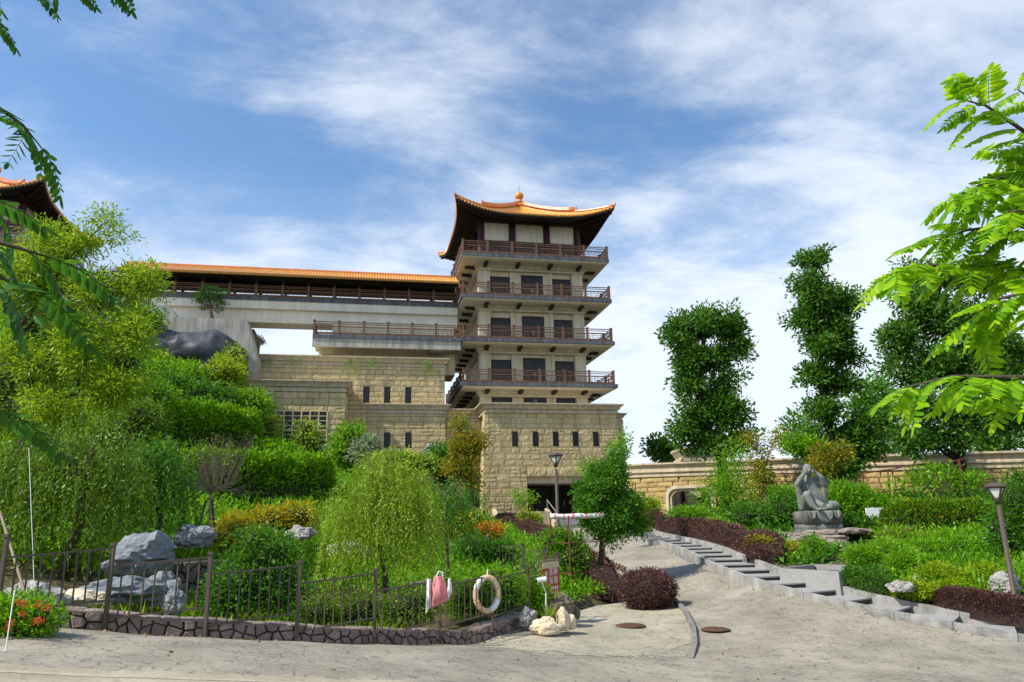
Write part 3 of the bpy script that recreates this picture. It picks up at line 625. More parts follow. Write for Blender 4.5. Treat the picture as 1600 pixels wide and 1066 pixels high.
# ---- curved tile roofs
def hip_roof(parent, cx, cy, a, ze, za, lift, tilemat=tile):
    def S(face, s, t, dz=0.0):
        k = (1-t); ext = a+.45*abs(s)**5*k
        x, y = s*ext*k, -ext*k; z = ze+(za-ze)*(.66*t+.34*t*t)+lift*abs(s)**3.2*k**2.2+dz
        c, sn = ((1,0),(0,1),(-1,0),(0,-1))[face]
        return (cx+x*c-y*sn, cy+x*sn+y*c, z)
    nr = 52
    for face in range(4):
        V = []; Fc = []; nu = nr*6; nv_ = 14
        for j in range(nv_+1):
            t = .985*j/nv_
            for i in range(nu+1):
                s = -1+2*i/nu; V.append(S(face, s, t, .10+.085*abs(math.sin(math.pi*i/6.0))))
        for j in range(nv_):
            for i in range(nu): Fc.append((j*(nu+1)+i, j*(nu+1)+i+1, (j+1)*(nu+1)+i+1, (j+1)*(nu+1)+i))
        meshobj('roof_tiles', V, Fc, tilemat, parent, False, 'stuff')
        m = MB()                                                  # round eave ends and drip tiles
        for i in range(nr):
            s = -1+2*(i+.5)/nr; p = Vector(S(face, s, 0, .10)); q = Vector(S(face, s, .02, .10)); d = (p-q).normalized(); m.tube([q, p+d*.07], .105, 7)
        m.build('eave_tiles', tilemat, parent, kind='stuff')
        V = []; Fc = []; nu = 24                                   # boarded underside
        for j, (t, dz) in enumerate(((0,.09),(.0,-.10),(.02,-.16),(.30,-.55),(.36,-.6))):
            for i in range(nu+1): V.append(S(face, -1+2*i/nu, t, dz))
        for j in range(4):
            for i in range(nu): Fc.append((j*(nu+1)+i, (j+1)*(nu+1)+i, (j+1)*(nu+1)+i+1, j*(nu+1)+i+1))
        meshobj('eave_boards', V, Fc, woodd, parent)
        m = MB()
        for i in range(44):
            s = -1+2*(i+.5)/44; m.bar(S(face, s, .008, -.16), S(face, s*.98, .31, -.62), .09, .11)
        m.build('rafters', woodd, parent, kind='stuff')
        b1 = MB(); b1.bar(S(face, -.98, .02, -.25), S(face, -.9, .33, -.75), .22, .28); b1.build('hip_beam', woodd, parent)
        pts = [S(face, 1, t, .22) for t in np.linspace(-.0, .42, 9)]; MB().tube(pts, [.15]*9, 8).build('hip_ridge', tile_r, parent, True)
        pts = [S(face, 1, t, .34) for t in np.linspace(.38, .99, 10)]
        m = MB().tube(pts, [.2]*10, 8); m.tube([Vector(p)+Vector((0,0,.2)) for p in pts], .1, 8); m.build('hip_ridge', tile_r, parent, True)
        for t, sc_ in ((.0,.42),(.385,.75)):
            p = Vector(S(face, 1, t, .3)); q = Vector(S(face, 1, t+.06, .3)); d = (p-q).normalized()
            MB().tube([q, p+d*.1, p+d*.22*sc_+Vector((0,0,.25*sc_)), p+d*.15*sc_+Vector((0,0,.5*sc_)), p+d*.28*sc_+Vector((0,0,.62*sc_))], [.2*sc_,.19*sc_,.14*sc_,.10*sc_,.03], 8).build('ridge_ornament', tile_r, parent, True)
    c = Vector((cx, cy, za+.15))
    fn = MB().lathe(c, [(.55,-.3),(.5,.0),(.34,.06),(.30,.22),(.40,.28),(.26,.36),(.24,.55),(.30,.62),(.40,.76),(.44,.94),(.40,1.1),(.27,1.24),(.12,1.3),(.02,1.32)], 20).build('finial', finialm, parent, True)
    MB().tube([c+Vector((0,0,1.4)), c+Vector((0,0,2.1))], .02, 5).build('lightning_rod', framem, fn)
def pagoda(root, floors, ze=27.75, za=31.6, low=10.6):
    X0, X1, Y0, Y1 = -6.02, 7.06, 0.0, 13.0; wx0, wx1, wy0, wy1 = -4.28, 5.16, 2.0, 11.0
    for k, z in enumerate(floors):
        top = k == len(floors)-1
        e = .05*(len(floors)-1-k)
        MB().box(X0-e, X1+e, Y0-e, Y1+e, z-.30, z).build('slab', slate, root)
        MB().rings(X0+.75, X1-.75, Y0+.75, Y1-.75, [(.55,z-.40),(.67,z-.36),(.67,z-.299)]).build('soffit', creamd, root)
        railing(root, (X0+.12, Y0+.12), (X1-.12, Y0+.12), 6, z); railing(root, (X0+.12, Y0+.12), (X0+.12, Y1-.12), 6, z, first=False); railing(root, (X1-.12, Y0+.12), (X1-.12, Y1-.12), 6, z, first=False); railing(root, (X0+.12, Y1-.12), (X1-.12, Y1-.12), 6, z, first=False, last=False)
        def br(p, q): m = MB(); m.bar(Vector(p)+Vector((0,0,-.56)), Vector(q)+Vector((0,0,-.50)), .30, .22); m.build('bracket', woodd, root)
        for x in (-3.75, -.9, 2.0, 4.65): br((x, 1.95, z), (x, .75, z))
        for y in (2.5, 4.6, 6.7, 8.8, 10.6): br((wx0+.05, y, z), (X0+.6, y, z)); br((wx1-.05, y, z), (X1-.6, y, z))
    lv = ([low]+floors[:-1]) if low else floors[:-1]
    for k, z in enumerate(lv):
        zt = floors[k if low else k+1]-.52
        MB().box(wx0+.25, wx1-.25, wy0+.3, wy1-.25, z, zt+.1).build('wall', cream, root)
        MB().rings(wx0-.02, wx1+.02, wy0-.02, wy1+.02, [(0,zt-.35),(.10,zt-.32),(.10,zt-.18),(.28,zt-.08),(.28,zt+.12)]).build('wall_cornice', cream, root)
        for x in (wx0, wx1-1.0):
            for y in (wy0, wy1-1.0): MB().box(x, x+1.0, y, y+1.0, z, zt-.3).build('corner_pillar', cream, root)
        for x in (-1.33, 2.22): MB().box(x-.14, x+.14, wy0+.08, wy0+.4, z, zt-.3).build('pilaster', cream, root)
        MB().box(-1.19, 2.08, wy0+.2, wy0+.32, z, zt-.3).build('front_panel', cream, root)
        for (x0, x1, h, yy, nm) in ((-3.22,-1.47,2.42,wy0+.3,'window'), (-.45,1.52,2.62,wy0+.2,'door'), (2.42,4.1,2.42,wy0+.3,'window')):
            zz = z if z != low else z
            d = MB().box(x0, x1, yy-.05, yy, zz, zz+h).build(nm, framem, root); n2 = 2
            for i in range(n2):
                a = x0+.09+(x1-x0-.18)*i/n2+.04; b = x0+.09+(x1-x0-.18)*(i+1)/n2-.04
                mm = (a+b)/2; r_ = (b-a)/2
                poly = [(a, zz+.5), (b, zz+.5), (b, zz+h-.45), (b-r_*.3, zz+h-.22), (a+r_*.3, zz+h-.22), (a, zz+h-.45)]
                MB().xz_prism(poly, yy-.065, yy-.05).build('pane', glass, d)
            if nm == 'door':
                for sx in (-.07, .07): MB().tube([((x0+x1)/2+sx, yy-.09, zz+1.0), ((x0+x1)/2+sx, yy-.09, zz+1.35)], .022).build('handle', white, d)
    z = floors[-1]
    MB().box(wx0+.35, wx1-.35, wy0+.35, wy1-.35, z, ze+.9).build('top_wall', cream, root)
    for x in (wx0+.28, -1.15, 2.03, wx1-.28):
        for y in (wy0+.3, wy1-.3): MB().lathe((x, y, z), [(.34,0),(.30,.15),(.29,3.4),(.29,4.2)], 16).build('column', wine, root, True)
    for y in (5.0, 8.0):
        for x in (wx0+.3, wx1-.3): MB().lathe((x, y, z), [(.34,0),(.30,.15),(.29,4.2)], 16).build('column', wine, root, True)
    for x0, x1 in ((wx0+.55,-1.42),(-.88,1.76),(2.3,wx1-.55)):
        d = MB().box(x0, x1, wy0+.22, wy0+.36, z, z+2.05).build('door', framem, root)
        for i in range(3):
            a = x0+.1+(x1-x0-.2)*i/3+.04; b = x0+.1+(x1-x0-.2)*(i+1)/3-.04; MB().box(a, b, wy0+.205, wy0+.22, z+.4, z+1.85).build('pane', glass, d)
        MB().box((x0+x1)/2-.08, (x0+x1)/2-.05, wy0+.17, wy0+.2, z+.8, z+1.15).build('handle', white, d)
        MB().box(x0+.08, x1-.08, wy0+.28, wy0+.37, z+2.12, z+3.75).build('infill_panel', creamd, root)
    MB().rings(wx0, wx1, wy0, wy1, [(-.3,z+3.75),(.1,z+3.75),(.1,z+4.15),(-.3,z+4.15)]).build('tie_beam', woodd, root)
    hip_roof(root, .45, 6.3, 6.65, ze, za, 1.0)
pg = building('pagoda_tower', 'cream pagoda tower with stacked brown balconies and upturned orange tiled roof', 'pagoda', (.5, 6.5, 10.6))
pagoda(pg, [12.95, 16.7, 20.48, 24.2])
pg2 = thing('hill_pagoda', 'upturned orange pagoda roof showing above the golden tree on the hilltop', 'pagoda', OB+Vector((-47.2,-5.84,.9)), None, BROT); OFF[pg2.name] = Vector((0,0,0))
pagoda(pg2, [20.48, 24.2], low=17.0)
MB().box(-4.2, 5.0, 2.2, 10.8, 10, 20.0).build('base_wall', cream, pg2)
# ---- terrace wing
tw = building('terrace_wing', 'long open terrace with brown lattice railing on a streaked concrete ledge', 'terrace', (-12, 0, 14.2))
MB().box(-17.95, -6.1, .02, 4, 16.33, 16.62).build('slab', slate, tw); MB().box(-17.95, -6.12, .1, .35, 15.62, 16.33).build('fascia', conc, tw)
MB().box(-17.9, -6.12, .35, 4, 16.1, 16.32).build('soffit', creamd, tw)
MB().box(-17.6, -6.3, 2.6, 5.5, 14.0, 16.1).build('lower_wall', cream, tw); MB().box(-16.6,-6.3, 3.3, 3.5, 16.62, 18.6).build('back_wall', cream, tw)
MB().box(-17.3, -15.6, 2.52, 2.6, 14.6, 15.5).build('window', framem, tw)
railing(tw, (-17.85, .12), (-6.2, .12), 6, 16.62, 1.1)
MB().xz_prism([(-8.6,16.3),(-6.1,16.3),(-6.1,15.9),(-7.2,15.72),(-8.0,15.62),(-8.6,15.62)], .36, 2.5).build('haunch', conc, tw)
railing(tw, (-17.85, .12), (-17.85, 4), 2, 16.62, 1.1, first=False)
# ---- covered bridge
cb = building('covered_bridge', 'covered footbridge with orange tiled roof joining the tower to the hilltop', 'bridge', (-18, 5, 18.4))
bx0, bx1 = -33.5, -6.0
MB().box(bx0, bx1, 2.95, 5.85, 20.14, 20.42).build('deck', slate, cb); MB().box(bx0, bx1, 3.05, 5.75, 19.45, 20.14).build('fascia', creamd, cb); MB().box(bx0, bx1, 3.4, 5.4, 18.35, 19.45).build('girder', creamd, cb)
railing(cb, (bx0, 3.1), (bx1, 3.1), 13, 20.42, 1.05); railing(cb, (bx0, 5.7), (bx1, 5.7), 13, 20.42, 1.05)
for i in range(14):
    x = bx0+(bx1-bx0)*i/13
    for y in (3.3, 5.5): MB().box(x-.09, x+.09, y-.09, y+.09, 20.42, 22.4).build('roof_post', woodd, cb)
MB().box(bx0, bx1, 3.3, 5.5, 22.44, 22.5).build('ceiling', woodd, cb)
for y in (3.3, 5.5): MB().box(bx0, bx1, y-.1, y+.1, 22.2, 22.42).build('beam', woodd, cb)
prof = [(1.9,22.0),(2.7,22.32),(3.6,22.78),(4.4,23.25)]
for sgn in (1, -1):
    V = []; Fc = []; nrl = 118; nu = nrl*6
    for y, z in prof:
        yy = y if sgn == 1 else 8.8-y
        for i in range(nu+1): V.append((bx0+(bx1-bx0+.1)*i/nu, yy, z+.08+.085*abs(math.sin(math.pi*i/6))))
    for j in range(3):
        for i in range(nu): q = (j*(nu+1)+i, j*(nu+1)+i+1, (j+1)*(nu+1)+i+1, (j+1)*(nu+1)+i); Fc.append(q if sgn == 1 else q[::-1])
    meshobj('roof_tiles', V, Fc, tile, cb, False, 'stuff')
    m = MB()
    for i in range(nrl):
        x = bx0+(bx1-bx0+.1)*(i+.5)/nrl; yy = 1.9 if sgn == 1 else 6.9; m.tube([(x, yy+.1*sgn, 22.05), (x, yy-.06*sgn, 22.01)], .105, 7)
    m.build('eave_tiles', tile, cb, kind='stuff')
    V = []; pr2 = [(1.9,22.07),(1.95,21.92),(3.2,22.3),(3.3,22.45)]
    for y, z in pr2:
        yy = y if sgn == 1 else 8.8-y; V += [(bx0, yy, z), (bx1, yy, z)]
    meshobj('eave_boards', V, [(0,1,3,2),(2,3,5,4),(4,5,7,6)], woodd, cb)
MB().tube([(bx0,4.4,23.36),(bx1-.3,4.4,23.36)], .16, 8).build('ridge', tile_r, cb)
# ---- concrete terraces on the hilltop
rw = building('retaining_wall', 'stepped streaky concrete retaining wall above the dark sheeted rock', 'wall', (-26, -3, 12))
MB().xz_prism([(-34,10),(-22.1,10),(-21.6,13.9),(-22.5,16.78),(-27.45,16.82),(-27.5,16.8),(-34,16.9)], -3.0, -.6).build('lower_block', conc, rw)
MB().xz_prism([(-34,16.9),(-27.4,16.84),(-28.0,17.7),(-34,17.8)], -2.9, 2.4).build('upper_block', conc, rw)
MB().box(-27.3,-22.3,-.6,3.0,15,16.7).build('backfill', soil, rw)
# ---- boundary wall on the garden side
BW = [(7.3,48.6),(8.4,47.6),(10.9,46),(14.6,44),(17.6,42.2),(21.2,40.3),(26,38.2),(34,36)]
bf, bt, BL = path_sampler(BW)
bw = thing('boundary_wall', 'long curving ochre stone wall with moulded cornice behind the statue garden', 'wall', (BW[0][0], BW[0][1], 1.5))
def bmap(s, z, o): p = bf(s); t = bt(s); q = p+Vector((t.y, -t.x, 0))*o; return Vector((q.x, q.y, z))
ZT = lambda s: 5.25-.022*s
archs = None
def s_of(px):
    best = min(np.linspace(0, BL-.1, 400), key=lambda s: abs(bf(s).x-ray(px, 780).x*bf(s).y)); return float(best)
sa, sb = s_of(1046), s_of(1117)
n = 60
def strip(name, prof, mat, s0=0.0, s1=None, n=60):
    V = []; s1 = BL-.05 if s1 is None else s1; k = len(prof)
    for i in range(n+1):
        s = s0+(s1-s0)*i/n; V += [bmap(s, ZT(s)+dz if dz > -50 else 0.6, o) for o, dz in prof]
    Fc = [(i*k+j, (i+1)*k+j, (i+1)*k+(j+1)%k, i*k+(j+1)%k) for i in range(n) for j in range(k)]+[tuple(range(k)), tuple(range(n*k, n*k+k))[::-1]]
    return meshobj(name, V, Fc, mat, bw)
strip('wall_body', [(0,-99),(0,-.85),(-.5,-.85),(-.5,-99)], mortar, 0, sa, 12); strip('wall_body', [(0,-99),(0,-.85),(-.5,-.85),(-.5,-99)], mortar, sb, None, 50)
strip('wall_body', [(0,-1.62),(0,-.85),(-.5,-.85),(-.5,-1.62)], mortar, sa, sb, 8)
strip('cornice', [(0,-.87),(.14,-.84),(.14,-.72),(.08,-.70),(.08,-.60),(.2,-.57),(.2,-.48),(.12,-.45),(.14,-.25),(.32,-.10),(.32,0),(-.5,0),(-.5,-.87)], cornm, 0, None, 70)
strip('porch_back', [(-2.2,-99),(-2.2,-1.0),(-2.4,-1.0),(-2.4,-99)], darkin, sa-.4, sb+.4, 6)
for e_ in (sa, sb): strip('porch_side', [(0,-99),(0,-1.0),(-2.2,-1.0),(-2.2,-99)], conc, e_-.06, e_+.06, 1)
V = []; ro = .55                                                   # rounded portal frame
def arch(ins, zt_):
    pts = []; a0, b0 = sa+ins, sb-ins
    pts.append((a0, .6)); rr = ro-ins*.4
    for k in range(7): th = math.pi-math.pi/2*k/6; pts.append((a0+rr+rr*math.cos(th), zt_-ins-rr+rr*math.sin(th)))
    for k in range(7): th = math.pi/2-math.pi/2*k/6; pts.append((b0-rr+rr*math.cos(th), zt_-ins-rr+rr*math.sin(th)))
    pts.append((b0, .6)); return pts
lay = [(arch(-.12, 3.62), .0), (arch(-.12, 3.62), .22), (arch(.06, 3.62), .24), (arch(.08, 3.62), .12), (arch(.22, 3.62), .12), (arch(.22, 3.62), -.4)]
k = len(lay[0][0]); V = []; Fc = []
for pts, o in lay: V += [bmap(s, z, o) for s, z in pts]
for i in range(len(lay)-1): Fc += [(i*k+j, i*k+j+1, (i+1)*k+j+1, (i+1)*k+j) for j in range(k-1)]
meshobj('portal_frame', V, Fc, cornm, bw)
dm = MB(); c0 = bmap(sa+.5, 1.0, -2.1); c1 = bmap(sa+1.5, 1.0, -2.1); dm.add([c0, c1, c1+Vector((0,0,2.1)), c0+Vector((0,0,2.1))], [(0,1,2,3)]); dm.build('door', framem, bw)
for i, (a, b, c, d) in enumerate(ashlar_rects(0.02, BL-5, 1.2, 4.3, [(sa-.1, sb+.1, 0, 3.66)], 51, (.28,.45), (.5,1.0))):
    s = (a+b)/2; 
    if c > ZT(s)-.9: continue
    d = min(d, ZT(s)-.86)
    if d-c < .08: continue
    p = bmap(s, (c+d)/2, 0); t = bt(s); inst('stone', WUNITS[i % 8], bw, p, (b-a-.03, .10, d-c-.03), (0, 0, math.atan2(t.y, t.x)))
ub = thing('roof_block', 'small stepped cream parapet block rising behind the garden wall', 'parapet', (11.6, 48.5, 2))
MB().rings(10.9, 13.4, 48, 50, [(0,2),(0,5.35),(.1,5.36),(.1,5.6),(.05,5.62),(.2,5.9),(.3,6.05),(.3,6.2),(0,6.22)]).build('moulded_block', cornm, ub)
# ---- entrance steps and cheek walls
es = building('entrance_steps', 'flight of grey stone steps between beige cheek walls at the gatehouse porch', 'stairs', (1, -5, 1.2))
for i in range(6): MB().box(.05, 3.6, -5.9+i*.42, -3.3, .9, 1.40+.125*i).build('step', grey, es)
def cheek(x0, x1): MB().add([(x0,-6.1,.9),(x1,-6.1,.9),(x1,-3.35,.9),(x0,-3.35,.9),(x0,-6.1,1.75),(x1,-6.1,1.75),(x1,-3.35,2.75),(x0,-3.35,2.75)], [(0,3,2,1),(4,5,6,7),(0,1,5,4),(1,2,6,5),(2,3,7,6),(3,0,4,7)]).build('cheek_wall', cornm, es)
cheek(-.25, .03); cheek(3.62, 3.9)
MB().box(-3.9, -.25, -5.0, -4.7, .9, 2.5).build('planter_wall', cornm, es); cheek(-4.25, -3.95)
for x in (-.1,):
    MB().tube([(x,-6.0,1.75),(x,-6.0,2.5),(x,-3.6,3.35),(x,-3.6,2.7)], .03, 6).build('handrail', grey, es)
# ------------------------------------------------------------------ metal fences
def fence(name, label, pts, tops, nb, mat, pw_=.052, hp=1.16, bar_r=.013):
    """stepped panels between posts; every post, rail and bar a part"""
    t = thing(name, label, 'fence', pts[0])
    for p, zt in zip(pts, tops):
        m = MB().box(p.x-pw_/2, p.x+pw_/2, p.y-pw_/2, p.y+pw_/2, p.z-.08, zt-.05); q = m.build('post', mat, t)
        MB().box(p.x-pw_*.72, p.x+pw_*.72, p.y-pw_*.72, p.y+pw_*.72, zt-.05, zt-.01).build('cap', mat, q)
    for i in range(len(pts)-1):
        a, b = pts[i].copy(), pts[i+1].copy(); z1 = min(tops[i], tops[i+1])-.13; d = Vector((b.x-a.x, b.y-a.y, 0)); z0 = z1-.70
        tilt = .04
        A1 = Vector((a.x, a.y, z1-tilt)); B1 = Vector((b.x, b.y, z1+tilt)); A0 = Vector((a.x, a.y, z0-tilt)); B0 = Vector((b.x, b.y, z0+tilt))
        MB().bar(A1, B1, .034, .026).build('rail', mat, t); MB().bar(A0, B0, .03, .024).build('rail', mat, t)
        for k in range(1, nb+1):
            f = k/(nb+1); MB().bar(A0.lerp(B0, f), A1.lerp(B1, f), .018, .018).build('bar', mat, t)
    return t
PBx = [Vector((p.x, p.y, ground(p.x, p.y)+(.3 if i == 0 else 0))) for i, p in enumerate(PB)]
last = at(872, 884, 18.6)
fence('metal_fence', 'brown steel fence of stepped panels along the low stone wall', PBx+[Vector((last.x, last.y, ground(last.x, last.y)))], PT+[last.z], 8, fencem)
bp = [(700,836,25),(765,836,24),(817,848,22.6),(852,853,21.4),(870,862,20.6)]
bpts = []; btop = []
for px, py, d in bp:
    q = at(px, py, d); bpts.append(Vector((q.x, q.y, min(ground(q.x, q.y), q.z-.8)))); btop.append(q.z)
fence('garden_fence', 'second brown steel fence across the green garden behind the pond', bpts, btop, 9, fencem, .08)
# ------------------------------------------------------------------ lamps
def lamp(label, px, py, d, h, hw):
    top = at(px, py, d); x, y = top.x, top.y; zb = ground(x, y); zt = top.z
    t = thing('street_lamp', label, 'street lamp', (x, y, zb), 'bronze garden lamp posts')
    MB().lathe((x, y, zb-.1), [(.11,0),(.11,.12),(.055,.16),(.05,zt-zb-.35)], 12).build('pole', lampm, t, True)
    hd = MB().lathe((x, y, zt-hw*1.25), [(.05,-.1),(.07,0),(.1,.06)], 12).build('neck', lampm, t, True)
    MB().lathe((x, y, zt-hw*1.2), [(.06,0),(hw*.72,hw*.95)], 4).build('glass_shade', lampg, t)
    for k in range(4):
        a = math.pi/2*k; MB().bar((x+.06*math.cos(a), y+.06*math.sin(a), zt-hw*1.22), (x+hw*.78*math.cos(a), y+hw*.78*math.sin(a), zt-hw*.18), .035, .035).build('arm', lampm, t)
    MB().lathe((x, y, zt-hw*.18), [(hw*.95,0),(hw*1.05,.03),(hw*.8,.08),(.05,.12)], 4).build('roof_plate', lampm, t)
lamp('bronze garden lamp with glass head in front of the gatehouse porch', 868, 711, 24, 3, .24)
lamp('bronze garden lamp with glass head standing among the shrubs and pale boulder', 1555, 759, 17.5, 3, .26)
# ------------------------------------------------------------------ banner frame
A = atz(893, 942, -.62); zb = ground(A.x, A.y)
s_ = mpp(A)
fr = thing('banner_frame', 'rusty red steel frame holding up a rolled white banner', 'frame', (A.x, A.y, zb))
xl, xr, yf_, yb_ = at(864,900,A.y).x, at(951,900,A.y).x, A.y, A.y+.9; zt = at(868,806,A.y).z
for x, y in ((xl, yf_+.5), (A.x, yf_), (xr-.02, yf_+.6), (A.x+.46, yf_+1.1)):
    MB().tube([(x, y, ground(x, y)-.02), (x, y, zt)], .022, 6).build('upright', redst, fr)
zm = at(880,849,A.y).z; zl = at(880,896,A.y).z
for z in (zm, zl, zb+.03):
    MB().tube([(xl, yf_+.5, z), (A.x, yf_, z-.01), (xr-.02, yf_+.6, z+.03)], .016, 6).build('crossbar', redst, fr)
    MB().tube([(xl, yf_+.5, z+.05), (A.x+.46, yf_+1.1, z+.08), (xr-.02, yf_+.6, z+.05)], .013, 6).build('crossbar', redst, fr)
MB().tube([(xl, yf_+.5, zl), (A.x+.05, yf_+.6, zt-.5)], .012, 6).build('brace', redst, fr)
MB().tube([(xl, yf_+.5, zt), (xr, yf_+.6, zt)], .02, 6).build('crossbar', redst, fr)
bn = thing('rolled_banner', 'rolled white banner tied with pink cords along the frame top', 'banner', (xl, yf_+.45, zt))
pts = [(xl+(xr-xl)*k/12, yf_+.5+.1*k/12-.09, zt-.02+.012*math.sin(k*1.3)) for k in range(13)]
MB().tube(pts, [.078+.010*math.sin(k*2.1) for k in range(13)], 9).build('roll', offwhite, bn, True)
for k in (1, 3, 5, 8, 11):
    q = Vector(pts[k]); MB().tube([q+Vector((-.02,0,0)), q+Vector((.02,0,0))], .092, 9).build('tie', M('pink_cord', (.7,.16,.14), .7, .1, 5) if k == 1 else bpy.data.materials['pink_cord'], bn)
# ------------------------------------------------------------------ sign board
c0 = at(848,905,17.4); sg = thing('sign_board', 'weathered red warning board with pale lettering at the fence end', 'sign', (c0.x, c0.y, ground(c0.x, c0.y)))
u = Vector((.46,.80,0)).normalized(); n_ = Vector((u.y,-u.x,0)); n_ = Vector((-.80,-.6,0)) if False else Vector((u.y, -u.x, 0))
zc_ = at(856,905,17.4).z
def quad(u0, u1, z0, z1, o, name, mat, parent, th=.0):
    a = c0+u*u0; b = c0+u*u1; m = MB(); V = []
    for oo in (o, o-.012):
        V += [Vector((a.x, a.y, z0))+n_*oo, Vector((b.x, b.y, z0))+n_*oo, Vector((b.x, b.y, z1))+n_*oo, Vector((a.x, a.y, z1))+n_*oo]
    m.add(V, [(0,1,2,3),(7,6,5,4),(0,4,5,1),(1,5,6,2),(2,6,7,3),(3,7,4,0)]); return m.build(name, mat, parent)
bd = quad(0, .82, zc_-.46, zc_+.36, 0, 'board', signr, sg)
quad(0, .82, zc_+.22, zc_+.362, .006, 'heading_band', signy, bd)
rg = random.Random(5)
for col_ in range(2):
    for ch in range(2):                                             # pale brush characters
        ux = .30+.24*col_; uz = zc_+.06-.19*ch
        for k in range(5): quad(ux+rg.choice((0,.0,.05)), ux+rg.choice((.19,.19,.13)), uz+.034*k, uz+.034*k+.013, .008, 'lettering', signw, bd)
        for q in (ux+.03+.02*ch, ux+.095, ux+.15-.02*col_): quad(q, q+.014, uz+rg.choice((0,.03)), uz+rg.choice((.12,.155)), .0085, 'lettering', signw, bd)
for k in range(5): quad(.28+.1*k, .34+.1*k, zc_-.26, zc_-.19, .008, 'lettering', signw, bd)
quad(.1, .22, zc_-.05, zc_+.16, .008, 'bottle_print', signy, bd); quad(.4, .62, zc_-.42, zc_-.31, .008, 'notice_print', signy, bd)
for f_ in (.03, .79):
    q = c0+u*f_-n_*.03; MB().tube([(q.x, q.y, ground(q.x, q.y)), (q.x, q.y, zc_+.4)], .025, 6).build('post', rust, sg)
MB().bar(Vector((c0.x, c0.y, zc_+.39))-u*.03, Vector((c0.x, c0.y, zc_+.39))+u*.86, .05, .03).build('top_rail', signb, sg)
# ------------------------------------------------------------------ garden spotlight
p = at(846,907,16.6); sp_ = thing('garden_spotlight', 'small white garden spotlight on a stake beside the brown boulder', 'spotlight', (p.x, p.y, ground(p.x, p.y)))
MB().tube([p+Vector((-.11,-.05,.0)), p+Vector((.09,.03,.02))], [.05,.06], 10).build('housing', white, sp_)
MB().tube([p+Vector((-.118,-.053,.0)), p+Vector((-.11,-.05,.0))], [.035,.05], 10).build('lens', glass, sp_)
MB().tube([p+Vector((0,0,-.04)), p+Vector((.09,.02,-.26)), (p.x+.06, p.y+.02, ground(p.x, p.y)-.02)], .015, 6).build('stake', white, sp_)
# ------------------------------------------------------------------ life ring and hanging bag on the fence
p = at(761,928,15.25); lr = thing('life_ring', 'faded orange and white life ring hung on the fence', 'life ring', p)
def torus_arc(a0, a1, Rr, r, mat, name):
    pts = []; 
    for k in range(13):
        a = a0+(a1-a0)*k/12; pts.append(p+Vector((Rr*.8*math.cos(a), Rr*.35*math.cos(a)-.06, Rr*1.15*math.sin(a))))
    MB().tube(pts, r, 10).build(name, mat, lr, True)
for k in range(4):
    a = math.pi/4+k*math.pi/2; torus_arc(a-.45, a+.45, .27, .058, (ringw if k % 2 else ringt), 'band'); torus_arc(a+.45, a+math.pi/2-.45, .27, .055, ringt, 'float_section')
MB().tube([p+Vector((0,-.0,.34)), p+Vector((.02,.04,.46))], .012, 5).build('hook', white, lr)
p = at(686,922,13.75); hb = thing('hanging_bag', 'pink and white cloth bag hanging on a fence post', 'bag', p)
def drape(name, w0, w1, z0, z1, y, mat, xo):
    V = []; Fc = []; nx_, nz_ = 8, 6
    for f_ in (0, 1):
        for i in range(nx_+1):
            for j in range(nz_+1):
                u_ = i/nx_-.5; v_ = j/nz_; wd = w0+(w1-w0)*v_; bulge = (1-4*u_*u_)*.11*math.sin(math.pi*(.15+.8*v_))
                V.append(p+Vector((xo+u_*wd, y+(-bulge if f_ == 0 else bulge)+.022*math.sin(11*u_+5*v_)+.014*math.sin(23*u_-7*v_), z0+(z1-z0)*v_+.16*u_*(1-v_))))
    n1 = (nx_+1)*(nz_+1)
    for f_ in (0, 1):
        for i in range(nx_):
            for j in range(nz_):
                a = f_*n1+i*(nz_+1)+j; q = (a, a+nz_+1, a+nz_+2, a+1); Fc.append(q if f_ == 0 else q[::-1])
    meshobj(name, V, Fc, mat, hb, True)
drape('cloth', .40, .16, -.24, .24, -.09, pink, 0); drape('cloth', .12, .07, -.31, .2, -.085, offwhite, -.17); drape('cloth', .10, .05, -.12, .2, -.05, offwhite, .19)
MB().tube([p+Vector((-.06,-.08,.2)), p+Vector((0,-.05,.32)), p+Vector((.07,-.06,.3)), p+Vector((.06,-.06,.18))], .014, 6).build('strap', offwhite, hb)
# ------------------------------------------------------------------ white tube and guy wires at the near corner
def rod(name, label, cat, a, b, r, mat, group=None):
    t = thing(name, label, cat, b, group); MB().tube([a, b], r, 6).build('shaft', mat, t); q = Vector(a)-Vector(b)
    MB().tube([b, Vector(b)+q*.04], r*1.7, 6).build('end_sleeve', mat, t)
b_ = onground(8,1020); rod('white_stake', 'thin white plastic stake standing in the ixora bed', 'stake', Vector((b_.x-.12, b_.y+.2, b_.z+.62)), b_, .006, white)
b_ = at(60,935,10.7); b_.z = ground(b_.x,b_.y); rod('bamboo_prop', 'slanting bamboo prop leaning towards the weeping tree', 'prop', at(0,800,11.6), b_, .02, twig)
b_ = at(64,915,11.2); b_.z = ground(b_.x, b_.y); rod('guy_wire', 'thin taut wire running up into the weeping tree', 'wire', at(45,700,12.6), b_, .004, offwhite)
